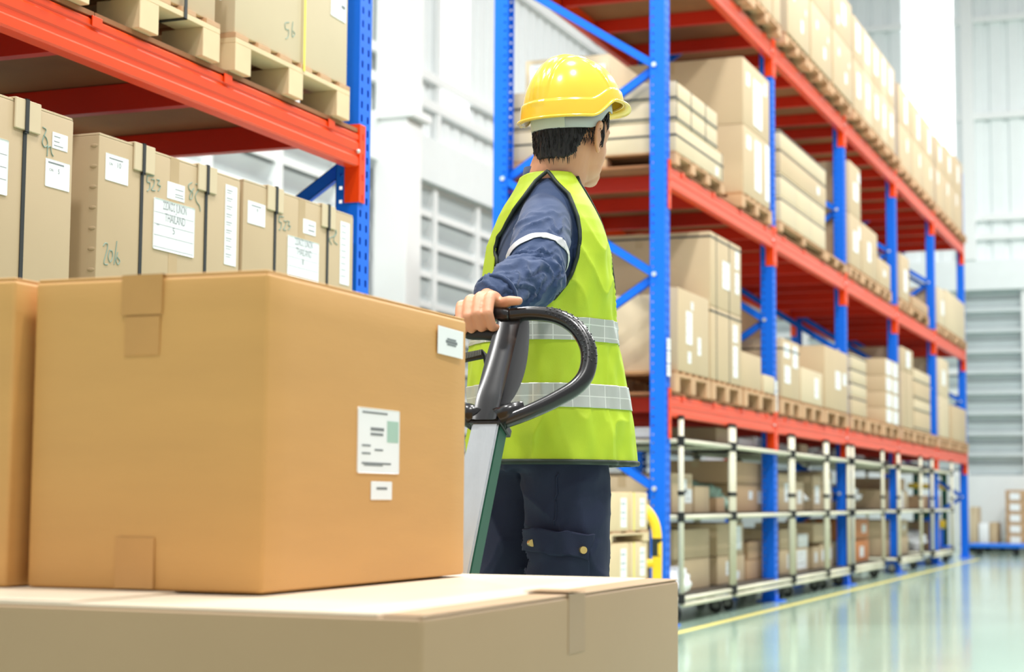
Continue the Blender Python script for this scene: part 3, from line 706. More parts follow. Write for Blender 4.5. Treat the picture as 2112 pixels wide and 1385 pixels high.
bag(-.06, .33, .1625, .16, .3, .17, 'crumpled clear plastic bag on the bottom tray, near end of the nearest cart', seed=5)
good(1, 0, 1.40, 1.95, 1.19, 'squat parcel with a label', labels=[(.6, .3, .25, .5)]); good(1, 0, 2.0, 2.42, 1.14, 'flat white parcel', m=PAPER, tape=False); good(1, 0, 2.46, 2.98, 1.165, 'striped white parcel', m=PAPER, tape=False, labels=[(.2, .3, .3, .4)])
good(1, 1, 1.9, 3.0, .825, 'broad taped parcel', labels=[(.35, .45, .1, .3), (.6, .3, .15, .45)], m=BOX3); good(1, 1, 1.75, 3.0, .98, 'long parcel lying on the broad one', base=.827, labels=[(.82, .2, .14, .65)], m=BOX3)
good(1, 1, 1.40, 1.62, .73, 'small brown parcel', m=BOX3); good(1, 1, 1.64, 1.84, .84, 'pale teal wrapped pad', bagd=True, m=TEAL)
good(1, 2, 1.42, 2.15, .345, 'parcel with two labels under another', labels=[(.3, .3, .18, .5), (.65, .1, .15, .3)]); good(1, 2, 1.42, 2.12, .56, 'parcel with a red and white waybill', base=.347, labels=[(.45, .15, .45, .75)])
good(1, 2, 2.2, 2.55, .30, 'low parcel in the middle', m=BOX3); good(1, 2, 2.58, 3.0, .30, 'low parcel at the far side', m=BOX3); good(1, 2, 2.25, 2.95, .425, 'sagging parcel across two low ones', base=.302, m=BOX3)
good(2, 0, 3.3, 3.95, 1.18, 'white wrapped parcel', bagd=True); good(2, 0, 4.0, 4.32, 1.16, 'small tan parcel')
good(2, 1, 3.2, 3.72, .915, 'upright parcel with label', labels=[(.4, .25, .35, .5)]); good(2, 1, 3.76, 4.1, .86, 'shorter upright parcel with label', labels=[(.3, .25, .45, .45)]); good(2, 1, 4.12, 4.34, .86, 'white crumpled bag', bagd=True)
good(2, 2, 3.22, 3.75, .345, 'square parcel with tall label', labels=[(.5, .2, .25, .6)]); good(2, 2, 3.78, 4.3, .345, 'white faced parcel', labels=[(.1, .1, .7, .8)]); good(2, 2, 3.25, 3.85, .50, 'tan parcel on top of the square one', base=.347); good(2, 2, 3.9, 4.25, .45, 'small parcel with a red mark', base=.347, m=PAPER, tape=False)
good(3, 0, 4.45, 4.85, 1.19, 'bulging white bag', bagd=True); good(3, 0, 4.88, 5.28, 1.17, 'flat white bag', bagd=True)
good(3, 1, 4.46, 4.8, .92, 'low carton', labels=[(.2, .2, .5, .5)]); good(3, 1, 4.84, 5.3, .96, 'tall carton with white label', labels=[(.2, .3, .6, .5)])
for i, (a, b, z) in enumerate(((4.43, 4.68, .34), (4.71, 4.97, .355), (5.0, 5.27, .37))): good(3, 2, a, b, z, ['left parcel of three', 'middle parcel of three', 'right parcel of three'][i], labels=[(.3, .3, .4, .45)])
good(3, 2, 4.46, 5.2, .53, 'plain carton across three parcels', base=.372)
good(4, 0, 5.75, 6.35, 1.21, 'knotted white bag', bagd=True); good(4, 0, 6.4, 7.0, 1.18, 'flat clear bag', bagd=True)
good(4, 1, 5.6, 6.15, .80, 'small tan carton'); good(4, 1, 6.2, 7.0, .87, 'big clear plastic bag', bagd=True)
good(4, 2, 5.6, 6.3, .365, 'labelled white parcel', m=BOX2, labels=[(.3, .1, .3, .8)]); good(4, 2, 6.33, 7.0, .355, 'orange carton below another', m=BOXO, labels=[(.3, .2, .3, .5)]); good(4, 2, 5.62, 7.0, .55, 'long orange carton', base=.367, m=BOXO, labels=[(.75, .3, .15, .4)])
good(5, 0, 8.3, 9.2, 1.16, 'flat white bag', bagd=True); good(5, 1, 8.1, 9.4, .83, 'wide carton with white strips', labels=[(.65, .05, .1, .9)]); good(5, 1, 8.3, 9.2, .95, 'dark brown carton', base=.832, m=BOX3)
good(5, 2, 8.1, 9.4, .345, 'wide lower carton'); good(5, 2, 8.1, 9.35, .52, 'wide upper carton', base=.347, labels=[(.75, .4, .12, .3)])
good(6, 0, 10.5, 11.7, 1.16, 'pale flat bundle', bagd=True); good(6, 1, 10.45, 11.9, .78, 'long carton', m=BOX3); good(6, 2, 11.1, 11.8, .48, 'tan carton', m=BOX3); good(6, 2, 10.4, 10.95, .4, 'silver foil bag', bagd=True)

# ---------------------------------------------------------------- crates, guard and far items
for L_ in range(3):
    z = .001+L_*.25
    pallet(-.75, .175, -2.30, -.99, z, .055, ['wooden pallet on the floor under the small crates beside the person', 'wooden pallet under the second layer of small crates', 'wooden pallet under the top layer of small crates'][L_], 'pallets between the small crates', light=True)
    for j, (c0, c1) in enumerate(((-2.29, -1.83), (-1.81, -1.31), (-1.29, -1.0))):
        for i, (a, b) in enumerate(((-.74, -.445), (-.435, -.13), (-.12, .17))):
            t = carton(a, b, c0, c1, z+.055, z+.248, 'small wooden crate, %s layer, %s row, %s column, beside the guard rail' % (['bottom', 'middle', 'top'][L_], ['front', 'middle', 'rear'][j], ['left', 'middle', 'right'][i]), 'small wooden crates stacked beside the person', m=WOODL, name='wooden_crate', cat='crate', bev=.003, tape=False)
            if i == 2:
                w_ = [.11, .09, .08][j]; sheet(t, '+X', (b, c1-w_-.05, z+.075), w_, .145, lines=[(.8, .1, .8, .006), (.5, .1, .8, .006), (.3, .1, .8, .004)])
                bm = nb(); ys = c0+.06; bx(bm, b, b+.0015, ys-.007, ys+.007, z+.056, z+.249); bx(bm, a, b+.0015, ys-.007, ys+.007, z+.2482, z+.249); link('strap', bm, YSTRAP, t)
t = thing('guard_rail', 'yellow and black tubular guard rail at the foot of the near rack frame', 'guard rail', (-.45, -.3, 0))
yg = -.3
pts = smooth_path([(.012, yg, .01), (.012, yg, .3), (.012, yg, .5), (-.010, yg, .60), (-.07, yg, .67), (-.16, yg, .695), (-.5, yg, .70), (-.9, yg, .70), (-1.02, yg, .65), (-1.06, yg, .52), (-1.06, yg, .3), (-1.06, yg, .01)], 5)
bm = nb(); tube(bm, pts, .028, 14); link('guard_hoop', bm, YELLOW, t, smooth=True)
bm = nb(); cyl(bm, (.012, yg, .40), (.012, yg, .50), .0288, 14); cyl(bm, (-.55, yg, .70), (-.35, yg, .70), .0288, 14); link('black_stripe', bm, BLACKP, t)
bm = nb(); cyl(bm, (-1.05, yg, .36), (0, yg, .36), .024, 14); o = link('lower_bar', bm, YELLOW, t)
bm = nb(); cyl(bm, (-.42, yg, .36), (-.21, yg, .36), .0248, 14); link('black_stripe', bm, BLACKP, o)
for x in (.012, -1.06):
    bm = nb(); bx(bm, x-.07, x+.07, yg-.07, yg+.07, 0, .01, .002); link('foot_plate', bm, YELLOW, t)
# far end: blue dolly, box stacks and parked stacker
t = thing('platform_dolly', 'blue flat platform dolly on black casters near the end wall', 'dolly', (.25, 14.9, 0))
bm = nb(); bx(bm, -.13, .60, 14.6, 15.25, .105, .155, .02, 3); link('platform', bm, BLUEP, t)
for x in (-.02, .47):
    for y in (14.7, 15.15):
        bm = nb(); cyl(bm, (x-.018, y, .045), (x+.018, y, .045), .044, 16); bx(bm, x-.025, x+.025, y-.02, y+.02, .09, .106); link('caster', bm, BLACK, t)
def flatpal(x0, x1, y0, y1, lab_):
    t = thing('plastic_pallet', lab_, 'pallet', ((x0+x1)/2, (y0+y1)/2, 0), 'dark pallets by the end wall')
    bm = nb(); bx(bm, x0, x1, y0, y1, .08, .11, .004); link('deck', bm, BLACKP, t)
    bm = nb()
    for i in range(3):
        for j in range(3): cx = x0+.08+(x1-x0-.16)*i/2; cy = y0+.08+(y1-y0-.16)*j/2; bx(bm, cx-.06, cx+.06, cy-.06, cy+.06, .0, .08)
    link('foot', bm, BLACKP, t)
flatpal(-.45, .12, 16.4, 17.2, 'low dark pallet by the end wall under the short cartons')
flatpal(.14, .95, 16.4, 17.2, 'low dark pallet by the end wall under the tall carton stack')
carton(-.32, -.22, 16.5, 17.0, .111, .64, 'narrow upright carton by the end wall, left of the short cartons', 'cartons by the end wall', m=BOX2)
carton(-.2, -.06, 16.5, 17.0, .111, .41, 'white wrapped carton by the end wall', 'cartons by the end wall', m=PAPER, tape=False)
carton(-.05, .06, 16.5, 17.0, .111, .42, 'short tan carton by the end wall', 'cartons by the end wall', m=BOX)
for k in range(5):
    t = carton(.18, .5, 16.5, 17.05, .111+k*.155, .111+(k+1)*.155, '%s carton with white label in the tall stack by the end wall' % ['bottom', 'second', 'third', 'fourth', 'top'][k], 'cartons by the end wall', m=BOX3)
    sheet(t, '-Y', (.24, 16.5, .125+k*.155), .14, .1)
    carton(.51, .85, 16.5, 17.05, .111+k*.155, .111+(k+1)*.155, '%s carton in the right column of the stack by the end wall' % ['bottom', 'second', 'third', 'fourth', 'top'][k], 'cartons by the end wall', m=BOX3)
t = thing('hand_stacker', 'green and blue hand stacker with yellow bumpers beside the last rack frame', 'stacker', (-.55, 13.9, 0))
bm = nb()
for x in (-.75, -.38): bx(bm, x, x+.07, 14.0, 14.08, .06, 1.1, .006)
bx(bm, -.75, -.31, 14.0, 14.06, 1.04, 1.1, .006); link('mast', bm, GREEN, t)
bm = nb(); bx(bm, -.8, -.26, 13.6, 14.3, .06, .14, .01); bx(bm, -.7, -.36, 13.75, 14.0, .14, .36, .02); link('chassis', bm, BLUE, t)
bm = nb(); bx(bm, -.66, -.4, 13.78, 13.98, .36, .62, .03); link('motor_cover', bm, GREEN, t)
bm = nb(); cyl(bm, (-.64, 13.74, .42), (-.3, 13.74, .42), .055, 16); cyl(bm, (-.8, 13.9, .92), (-.28, 13.9, .90), .035, 14); link('bumper', bm, YELLOW, t, smooth=True)
bm = nb()
for x in (-.76, -.3):
    for y in (13.7, 14.2): cyl(bm, (x-.02, y, .05), (x+.02, y, .05), .05, 14)
link('wheel', bm, BLACK, t)

# ---------------------------------------------------------------- foreground load on the pallet truck
FZ = .579
KRAFT3 = mat('kraft_board_lit_top', s(216, 202, 180), .45, var=.03)  # same board as the body; overhead light on the top flaps painted in as paler colour
TAPE3 = mat('brown_tape_on_side', s(166, 134, 101), .4)
t = thing('large_carton', 'wide pale carton in the foreground, carrying the orange tan cartons', 'box', (1.48, -7.36, .215))
bm = nb(); bx(bm, .95, 2.0, -7.895, -6.80, .216, FZ-.006, .008, 3); o = link('carton_body', bm, KRAFT2, t); autosmooth(o)
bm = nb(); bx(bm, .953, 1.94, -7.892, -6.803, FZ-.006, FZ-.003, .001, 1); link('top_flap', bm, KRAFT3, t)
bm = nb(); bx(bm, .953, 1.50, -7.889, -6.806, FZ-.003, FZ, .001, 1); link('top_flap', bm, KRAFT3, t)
bm = nb(); bx(bm, 1.945, 1.999, -7.892, -6.803, FZ-.006, FZ-.0035, .001, 1); link('top_flap', bm, KRAFT2, t)
ya, yb = onX(1172, 1230, 2.0).y, onX(1206, 1230, 2.0).y
bm = nb(); bx(bm, 2.0, 2.0008, ya, yb, .49, FZ-.003, .0002, 1); bx(bm, 1.93, 2.0008, ya, yb, FZ-.0003, FZ+.0004); link('packing_tape', bm, TAPE3, t)
def kraft(x0, x1, y0, y1, z1, label, name='kraft_carton'):
    t = thing(name, label, 'box', ((x0+x1)/2, (y0+y1)/2, FZ+.001), 'orange tan cartons on the large carton')
    # board panels bulge a little: subdivided box pushed by a soft dome
    bm = nb(); bx(bm, x0, x1, y0, y1, FZ+.001, z1-.004, 0)
    bmesh.ops.bevel(bm, geom=bm.edges[:], offset=.006, segments=3, affect='EDGES', profile=.5)
    bmesh.ops.subdivide_edges(bm, edges=[e for e in bm.edges if e.calc_length() > .1], cuts=10, use_grid_fill=True)
    cx, cy, cz = (x0+x1)/2, (y0+y1)/2, (FZ+z1)/2
    for v in bm.verts:
        u_, w_, h_ = (v.co.x-cx)/((x1-x0)/2), (v.co.y-cy)/((y1-y0)/2), (v.co.z-cz)/((z1-FZ)/2)
        k = .004
        if abs(abs(w_)-1) < .001: v.co.y += math.copysign(k*(1-u_*u_)*(1-h_*h_), w_)
        if abs(abs(u_)-1) < .001: v.co.x += math.copysign(k*(1-w_*w_)*(1-h_*h_), u_)
    o = link('carton_body', bm, KRAFT, t); autosmooth(o)
    bm = nb(); xm = (x0+x1)/2
    bx(bm, x0+.003, xm-.002, y0+.003, y1-.003, z1-.004, z1, .001, 1); link('top_flap', bm, KRAFT, t)
    bm = nb(); bx(bm, xm+.002, x1-.003, y0+.003, y1-.003, z1-.004, z1, .001, 1); link('top_flap', bm, KRAFT, t)
    return t
UX0, UX1, UY0, UY1, UZ = 1.247, 1.641, -7.640, -6.918, 1.034
t = kraft(UX0, UX1, UY0, UY1, UZ, 'orange tan cardboard carton with white labels on its right side, centre foreground')
def on_front(px, py):
    v = RAY(px, py); return CAM+v*((UY0-.004-CAM.y)/v.y)
for (l, tp, r, b_) in ((250, 553, 336, 650), (256, 651, 330, 733), (236, 1108, 318, 1212)):
    a, b = on_front(l, b_), on_front(r, tp)
    bm = nb(); bx(bm, a.x, b.x, UY0-.0045, UY0-.003, max(a.z, FZ+.002), min(b.z, UZ)); link('packing_tape', bm, TAPE, t)
a, b = on_front(250, 700), on_front(336, 560)
bm = nb(); bx(bm, a.x, b.x, UY0-.001, UY1+.001, UZ, UZ+.0008); link('packing_tape', bm, TAPE2, t)
def ulab(l, tp, r, b_, **k):
    p, q, w = onX(l, tp, UX1+.004), onX(r, tp, UX1+.004), onX(l, b_, UX1+.004)
    return sheet(t, '+X', (UX1+.0035, p.y, w.z), q.y-p.y, p.z-w.z, **k)
o = ulab(738, 838, 823, 974, lines=[(.93, .1, .7, .003), (.68, .3, .62, .005), (.6, .3, .6, .004), (.42, .1, .3, .003), (.36, .4, .6, .003), (.3, .1, .3, .003), (.15, .1, .8, .003), (.12, .15, .6, .002)])
bm = nb(); bx(bm, UX1+.0047, UX1+.0051, onX(798, 860, UX1+.004).y, onX(821, 860, UX1+.004).y, onX(800, 912, UX1+.004).z, onX(800, 868, UX1+.004).z); link('green_stamp', bm, TEAL, o)
o = ulab(765, 992, 808, 1030, lines=[(.62, .25, .75, .004)])
o = ulab(903, 670, 955, 728, lines=[(.5, .3, .75, .005), (.6, .35, .7, .003), (.4, .35, .7, .003)], tilt=-.02)
t2 = kraft(.83, 1.229, -7.665, -7.0, 1.036, 'orange tan cardboard carton cut by the left picture edge, foreground')

# pallet and hand pallet truck
pallet(.96, 1.97, -7.87, -6.86, .088, .127, 'wooden pallet on the truck forks under the wide foreground carton', 'pallets on the floor', light=True)
HX = 1.502; T0 = Vector((HX, -6.353, 1.104)); sa = math.radians(28)
SV = Vector((0, -math.sin(sa), -math.cos(sa))); NV = Vector((0, -math.cos(sa), math.sin(sa)))
def hp(X, s_, n_=0.0): return T0+Vector((X, 0, 0))+SV*s_+NV*n_
METAL = mat('brushed_grey_steel', s(196, 202, 206), .28, metal=.75, var=.10, vscale=5, stretch=(4, 1, 1), bump=.05)
PLASTIC = mat('glossy_black_handle_plastic', s(26, 27, 29), .26, var=.06, vscale=9, coat=.25)
t = thing('hand_pallet_truck', 'hand pallet truck with black loop handle, gripped by the person', 'pallet truck', (HX, -6.7, 0))
for xx in (HX-.27, HX+.11):
    bm = nb(); prism(bm, [(xx, .03), (xx+.16, .03), (xx+.16, .07), (xx+.145, .086), (xx+.015, .086), (xx, .07)], -7.85, -6.80, 'y'); link('fork', bm, GREEN, t)
    bm = nb(); cyl(bm, (xx+.03, -7.7, .031), (xx+.13, -7.7, .031), .03, 16); link('load_roller', bm, GREY, t)
bm = nb(); bx(bm, HX-.27, HX+.27, -6.80, -6.735, .05, .24, .02, 3); bx(bm, HX-.08, HX+.08, -6.735, -6.6, .10, .2, .02, 3); link('chassis', bm, GREEN, t)
bm = nb(); cyl(bm, (HX, -6.665, .1), (HX, -6.665, .34), .045, 18); link('pump_cylinder', bm, METAL, t)
for dx in (-.06, .06):
    bm = nb(); cyl(bm, (HX+dx-.025, -6.62, .09), (HX+dx+.025, -6.62, .09), .089, 24); link('steer_wheel', bm, GREY, t, smooth=False)
# shaft: flat steel front, green painted box side
SL = (1.104-.30)/math.cos(sa)
def shaft(n0, n1, s0, s1, w0, w1, m, nm, off=0.0):
    bm = nb(); vs = []
    for (ss, w) in ((s0, w0), (s1, w1)):
        for X_, n_ in ((-w, n0), (w, n0), (w, n1), (-w, n1)): vs.append(bm.verts.new(hp(X_+off, ss, n_)))
    f = lambda *i: bm.faces.new([vs[j] for j in i])
    f(0, 1, 2, 3); f(7, 6, 5, 4); f(0, 4, 5, 1); f(1, 5, 6, 2); f(2, 6, 7, 3); f(3, 7, 4, 0)
    bmesh.ops.bevel(bm, geom=bm.edges[:], offset=.003, segments=2, affect='EDGES')
    return link(nm, bm, m, t)
shaft(-.045, -.001, .25, SL, .030, .036, GREEN, 'shaft')
shaft(-.001, .006, .25, SL, .029, .035, METAL, 'shaft_front_plate')
# moulded stem: ribbon of cross sections
def loft(bm, secs, closed=True):
    """secs: list of lists of points"""
    R_ = [[bm.verts.new(p) for p in sec] for sec in secs]; n = len(R_[0])
    for A, B in zip(R_[:-1], R_[1:]):
        for k in range(n): bm.faces.new((A[k], A[(k+1) % n], B[(k+1) % n], B[k]))
    bm.faces.new(R_[0][::-1]); bm.faces.new(R_[-1]); return bm
secs = []
for i in range(25):
    f_ = i/24; ss = -.004+f_*.272
    nn = .0*f_+.022*math.exp(-((f_-.12)/.3)**2)*0 + (-.020*(1-f_)**1.5) + .006
    hw = .030+.004*math.sin(f_*3.0)-.004*(abs(f_-.45) < .2)*0
    dp = .022+.02*math.sin(min(1, f_*1.3)*math.pi)**.8
    sec = []
    for (a_, b_) in ((-1, -.8), (-.8, -1), (.8, -1), (1, -.8), (1, .55), (.86, 1), (.6, .86), (-.6, .86), (-.86, 1), (-1, .55)):
        sec.append(hp(a_*hw, ss, nn+(b_-1)*dp/1.0*.9+.010))
    secs.append(sec)
bm = nb(); loft(bm, secs); o = link('handle_stem', bm, PLASTIC, t); autosmooth(o, .7)
half = [(0, 0), (.052, -.002), (.109, .008), (.152, .034), (.181, .078), (.187, .130), (.172, .170), (.133, .205), (.085, .238), (.036, .262)]
for sg in (1, -1):
    pts = smooth_path([hp(sg*x, y, -.006-.02*math.sin(min(1, y/.25)*math.pi)) for x, y in half], 7)
    rs = [.0145+.003*abs(math.sin(math.pi*(i/len(pts)))) for i in range(len(pts))]
    bm = nb(); tube(bm, pts, rs, 18); link('handle_loop', bm, PLASTIC, t, smooth=True)
    bm = nb()                                                                     # raised grip dots on the loop
    for i in range(11, 34):
        p = pts[i]; tg = (pts[i+1]-pts[i-1]).normalized(); sd = tg.cross(NV).normalized(); 
        for k in range(3):
            ang = (-.8+k*.75+(i % 2)*.35); out_ = p-hp(sg*.09, .12); out_ = (out_-NV*out_.dot(NV)).normalized(); dirv = (NV*math.cos(ang+.35)+out_*math.sin(ang+.35)).normalized()
            ball(bm, p+dirv*(rs[i]+.0), .0021, 8)
    link('grip_dots', bm, PLASTIC, t, smooth=True)
    bm = nb(); prism(bm, [(0, 0), (1, 0), (1, 1)], 0, 1) if False else tube(bm, [hp(sg*.024, .258, -.004), hp(sg*.05, .236, -.006), hp(sg*.072, .226, -.01)], [.026, .018, .014], 14); link('handle_web', bm, PLASTIC, t, smooth=True)
bm = nb(); bx(bm, -.037, .037, -.006, .012, -.052, .010, .004, 2)
mm = Matrix((Vector((1, 0, 0)), SV, NV)).transposed().to_4x4(); mm.translation = hp(0, .262); bm.transform(mm); link('handle_socket', bm, PLASTIC, t)
# lowering lever
bm = nb(); tube(bm, [hp(-.022, .150, -.012), hp(-.036, .104, -.006), hp(-.044, .098, -.004), hp(-.10, .112, .0)], [.006, .006, .0065, .0065], 8, flat=1.6); link('release_lever', bm, BLACK, t)
bm = nb()
for k in range(16): bx(bm, *( [hp(-.045-.0034*k, 0).x-.001, hp(-.045-.0034*k, 0).x+.001] + [hp(0, .098+.0009*k, .006).y-.003, hp(0, .098+.0009*k, .006).y+.001] + [hp(0, .098+.0009*k, .006).z-.007, hp(0, .098+.0009*k, .006).z+.004]))
link('lever_ribs', bm, GREY, t)
bm = nb(); tube(bm, smooth_path([hp(-.026, .052, -.008), hp(-.05, .050, -.004), hp(-.085, .046, -.006), hp(-.115, .030, -.004)], 4), .0075, 10, flat=1.5); link('finger_guard', bm, BLACK, t, smooth=True)

# ---------------------------------------------------------------- the person
SKIN = mat('skin', s(220, 160, 126), .48, var=.05, vscale=14, bump=.04, bscale=180)
SKIN.node_tree.nodes['Principled BSDF'].inputs['Subsurface Weight'].default_value = .12
SKIN.node_tree.nodes['Principled BSDF'].inputs['Subsurface Radius'].default_value = (.02, .008, .004)
HAIR = mat('black_hair', s(24, 22, 22), .42, var=.3, vscale=90, stretch=(1, 1, .12), bump=.8, bscale=160)
VEST = mat('lime_vest_fabric', s(186, 212, 44), .55, var=.04, vscale=3, bump=.10, bscale=420)
NAVY = mat('navy_jacket_cloth', s(38, 62, 102), .8, var=.06, vscale=5, bump=.12, bscale=500, sheen=.15)
NAVYD = mat('dark_navy_trouser_cloth', s(24, 33, 62), .8, var=.06, vscale=5, bump=.12, bscale=500)
SILVER = mat('silver_reflective_tape', s(206, 212, 206), .28, metal=.35, var=.08, vscale=30, coat=.5)
_nt = SILVER.node_tree; _b = _nt.nodes['Principled BSDF']; _tc = _nt.nodes.new('ShaderNodeTexCoord'); _mp = _nt.nodes.new('ShaderNodeMapping'); _mp.inputs['Rotation'].default_value = (math.radians(90), 0, 0)
_br = _nt.nodes.new('ShaderNodeTexBrick'); _br.offset = 0; _br.inputs['Scale'].default_value = 1; _br.inputs['Brick Width'].default_value = .045; _br.inputs['Row Height'].default_value = .028; _br.inputs['Mortar Size'].default_value = .0012; _br.inputs['Color1'].default_value = s(200, 206, 200); _br.inputs['Color2'].default_value = s(190, 196, 188); _br.inputs['Mortar'].default_value = s(232, 238, 230)
_nt.links.new(_tc.outputs['Object'], _mp.inputs[0]); _nt.links.new(_mp.outputs[0], _br.inputs['Vector']); _nt.links.new(_br.outputs['Color'], _b.inputs['Base Color'])
SILVER2 = mat('grey_reflective_tape', s(206, 208, 210), .4, metal=.2, var=.03)
PIPE_ = mat('dark_green_piping', s(32, 46, 36), .6)
HELM = mat('yellow_helmet_plastic', s(250, 210, 66), .2, var=.01, coat=.35)
GREYP = mat('grey_headband_plastic', s(188, 190, 192), .4)
PALEP = mat('pale_strap_plastic', s(214, 222, 206), .4)
BRASS = mat('brass_snap', s(222, 190, 120), .3, metal=.8)
BOOT = mat('black_boot_leather', s(30, 28, 28), .45, bump=.1)
EYEW = mat('eye_white', s(240, 238, 234), .2)
PY = math.radians(33.4); P0 = D(1132, 1000, 4.3); P0.z = 0
PM = Matrix.Rotation(PY, 4, 'Z'); PM.translation = P0; PI_ = PM.inverted()
def L_(w): return PI_ @ Vector(w)                      # world point to the person's frame
def Dl(px, py, d): return L_(D(px, py, d))
def rayl(px, py, yl):
    """picture point to the person's frame on the plane y = yl"""
    o_ = PI_ @ CAM; v = (PI_.to_3x3()) @ RAY(px, py); k = (yl-o_.y)/v.y; return o_+v*k
def lerp(a, b, f_): return a+(b-a)*f_
def interp(tab, z):
    if z <= tab[0][0]: return tab[0][1:]
    for p, q in zip(tab[:-1], tab[1:]):
        if z <= q[0]:
            f_ = (z-p[0])/(q[0]-p[0]); f_ = f_*f_*(3-2*f_) if False else f_
            return tuple(lerp(a, b, f_) for a, b in zip(p[1:], q[1:]))
    return tab[-1][1:]
def remesh(bm, voxel, smooth=4, nm='tmp'):
    me = bpy.data.meshes.new(nm); bmesh.ops.recalc_face_normals(bm, faces=bm.faces); bm.to_mesh(me); bm.free()
    o = bpy.data.objects.new(nm, me); C.objects.link(o)
    r = o.modifiers.new('r', 'REMESH'); r.mode = 'VOXEL'; r.voxel_size = voxel
    k = o.modifiers.new('s', 'SMOOTH'); k.factor = .5; k.iterations = smooth
    dg = bpy.context.evaluated_depsgraph_get(); m2 = bpy.data.meshes.new_from_object(o.evaluated_get(dg)); bpy.data.objects.remove(o); bpy.data.meshes.remove(me); return m2
def limb(bm, pts, rs, seg=20, n=5):
    pp = smooth_path(pts, n); rr = []
    for i in range(len(pts)-1):
        for k in range(n): rr.append(lerp(rs[i], rs[i+1], k/n))
    rr.append(rs[-1]); tube(bm, pp, rr, seg); ball(bm, pp[0], rs[0], seg); ball(bm, pp[-1], rs[-1], seg)
def loft_z(bm, rows, seg=48, e=2.3):
    """rows: (z, cx, cy, a, b) superellipse slices"""
    secs = []
    for z, cx, cy, a, b in rows:
        sec = []
        for k in range(seg):
            th = 2*math.pi*k/seg; c_, s_ = math.cos(th), math.sin(th)
            sec.append(Vector((cx+a*math.copysign(abs(c_)**(2/e), c_), cy+b*math.copysign(abs(s_)**(2/e), s_), z)))
        secs.append(sec)
    return loft(bm, secs)
# joints (person's frame: +x ahead, -y the side towards the camera)
S_ = Dl(1122, 448, 4.185); E_ = Dl(1102, 574, 3.99); W__ = Dl(1010, 616, 3.80)
HANDC = T0
# head frame
HY = math.radians(21.4+49)-PY
HC = Dl(1181, 284, 4.375)
HM = Matrix.Translation(HC) @ Matrix.Rotation(HY, 4, 'Z') @ Matrix.Rotation(.05, 4, 'Y')
def hl(f_, l_, u_): return HM @ Vector((f_, l_, u_))
# ---- body: one continuous skin surface
bm = nb()
def hball(c, r): ball(bm, (0, 0, 0), 1, 24) if False else bmesh.ops.create_uvsphere(bm, u_segments=32, v_segments=20, radius=1, matrix=HM @ Matrix.Translation(Vector(c)) @ Matrix.Diagonal((r[0], r[1], r[2], 1)))
hball((-.008, 0, .045), (.098, .076, .088)); hball((.028, 0, -.022), (.068, .066, .084)); hball((.036, 0, .022), (.066, .069, .06)); hball((.034, 0, -.066), (.052, .055, .042)); hball((.056, 0, -.086), (.034, .037, .026)); hball((.074, 0, -.094), (.017, .022, .017))
for l in (-1, 1):
    hball((.056, l*.034, -.024), (.026, .022, .026)); hball((.07, l*.03, .022), (.018, .03, .010))
hball((.096, 0, -.028), (.016, .013, .014)); hball((.088, 0, -.008), (.012, .008, .028)); hball((.088, 0, -.058), (.010, .022, .006)); hball((.086, 0, -.068), (.010, .019, .006))
for l in (-1, 1): hball((.092, l*.011, -.032), (.009, .008, .008))
for l in (-1, 1):                                                                 # ears: rim, lobe and bowl
    rim = [(.012, l*.074, .022), (.004, l*.083, .033), (-.010, l*.088, .034), (-.020, l*.090, .020), (-.019, l*.088, .0), (-.010, l*.082, -.02), (.0, l*.077, -.032), (.008, l*.073, -.028)]
    tube(bm, smooth_path([HM @ (Vector(p)*1.0+Vector((0, l*.003, -.010))) for p in rim], 5), .0052, 10)
    hball((-.004, l*.079, -.008), (.016, .006, .028)); hball((.001, l*.080, -.040), (.007, .005, .009)); hball((.010, l*.077, -.012), (.004, .006, .008))
NB = Vector((.008, 0, 1.44))
limb(bm, [NB, lerp(NB, hl(-.02, 0, -.05), .5), hl(-.018, 0, -.03)], [.068, .061, .062], 28)
limb(bm, [Vector((-.03, 0, 1.43)), hl(-.05, 0, -.03)], [.055, .05], 20)
TORSO = [(.80, -.01, 0, .13, .17), (.95, 0, 0, .115, .155), (1.05, 0, 0, .105, .145), (1.2, 0, 0, .115, .16), (1.32, -.01, 0, .115, .17), (1.39, -.01, 0, .095, .16), (1.43, -.01, 0, .075, .12), (1.46, -.008, 0, .06, .07)]
loft_z(bm, TORSO)
limb(bm, [Vector((-.03, -.1, 1.40)), S_+Vector((0, .01, -.03)), E_], [.03, .038, .034]); limb(bm, [E_, lerp(E_, W__, .5), W__], [.034, .036, .026])
SL_ = Vector((-.02, .165, 1.385)); EL_ = Vector((-.03, .245, 1.11)); WL_ = Vector((.035, .255, .88))
limb(bm, [Vector((-.02, .1, 1.40)), SL_, EL_], [.05, .05, .038]); limb(bm, [EL_, lerp(EL_, WL_, .5), WL_], [.038, .034, .026])
HIPR, HIPL = Vector((.0, -.09, .86)), Vector((-.01, .09, .86))
KR, AR = Vector((.025, -.10, .47)), Vector((.0, -.10, .09)); KL, AL = Vector((-.08, .10, .47)), Vector((-.17, .10, .10))
limb(bm, [HIPR, KR], [.082, .056]); limb(bm, [KR, AR], [.056, .036]); limb(bm, [HIPL, KL], [.082, .056]); limb(bm, [KL, AL], [.056, .036])
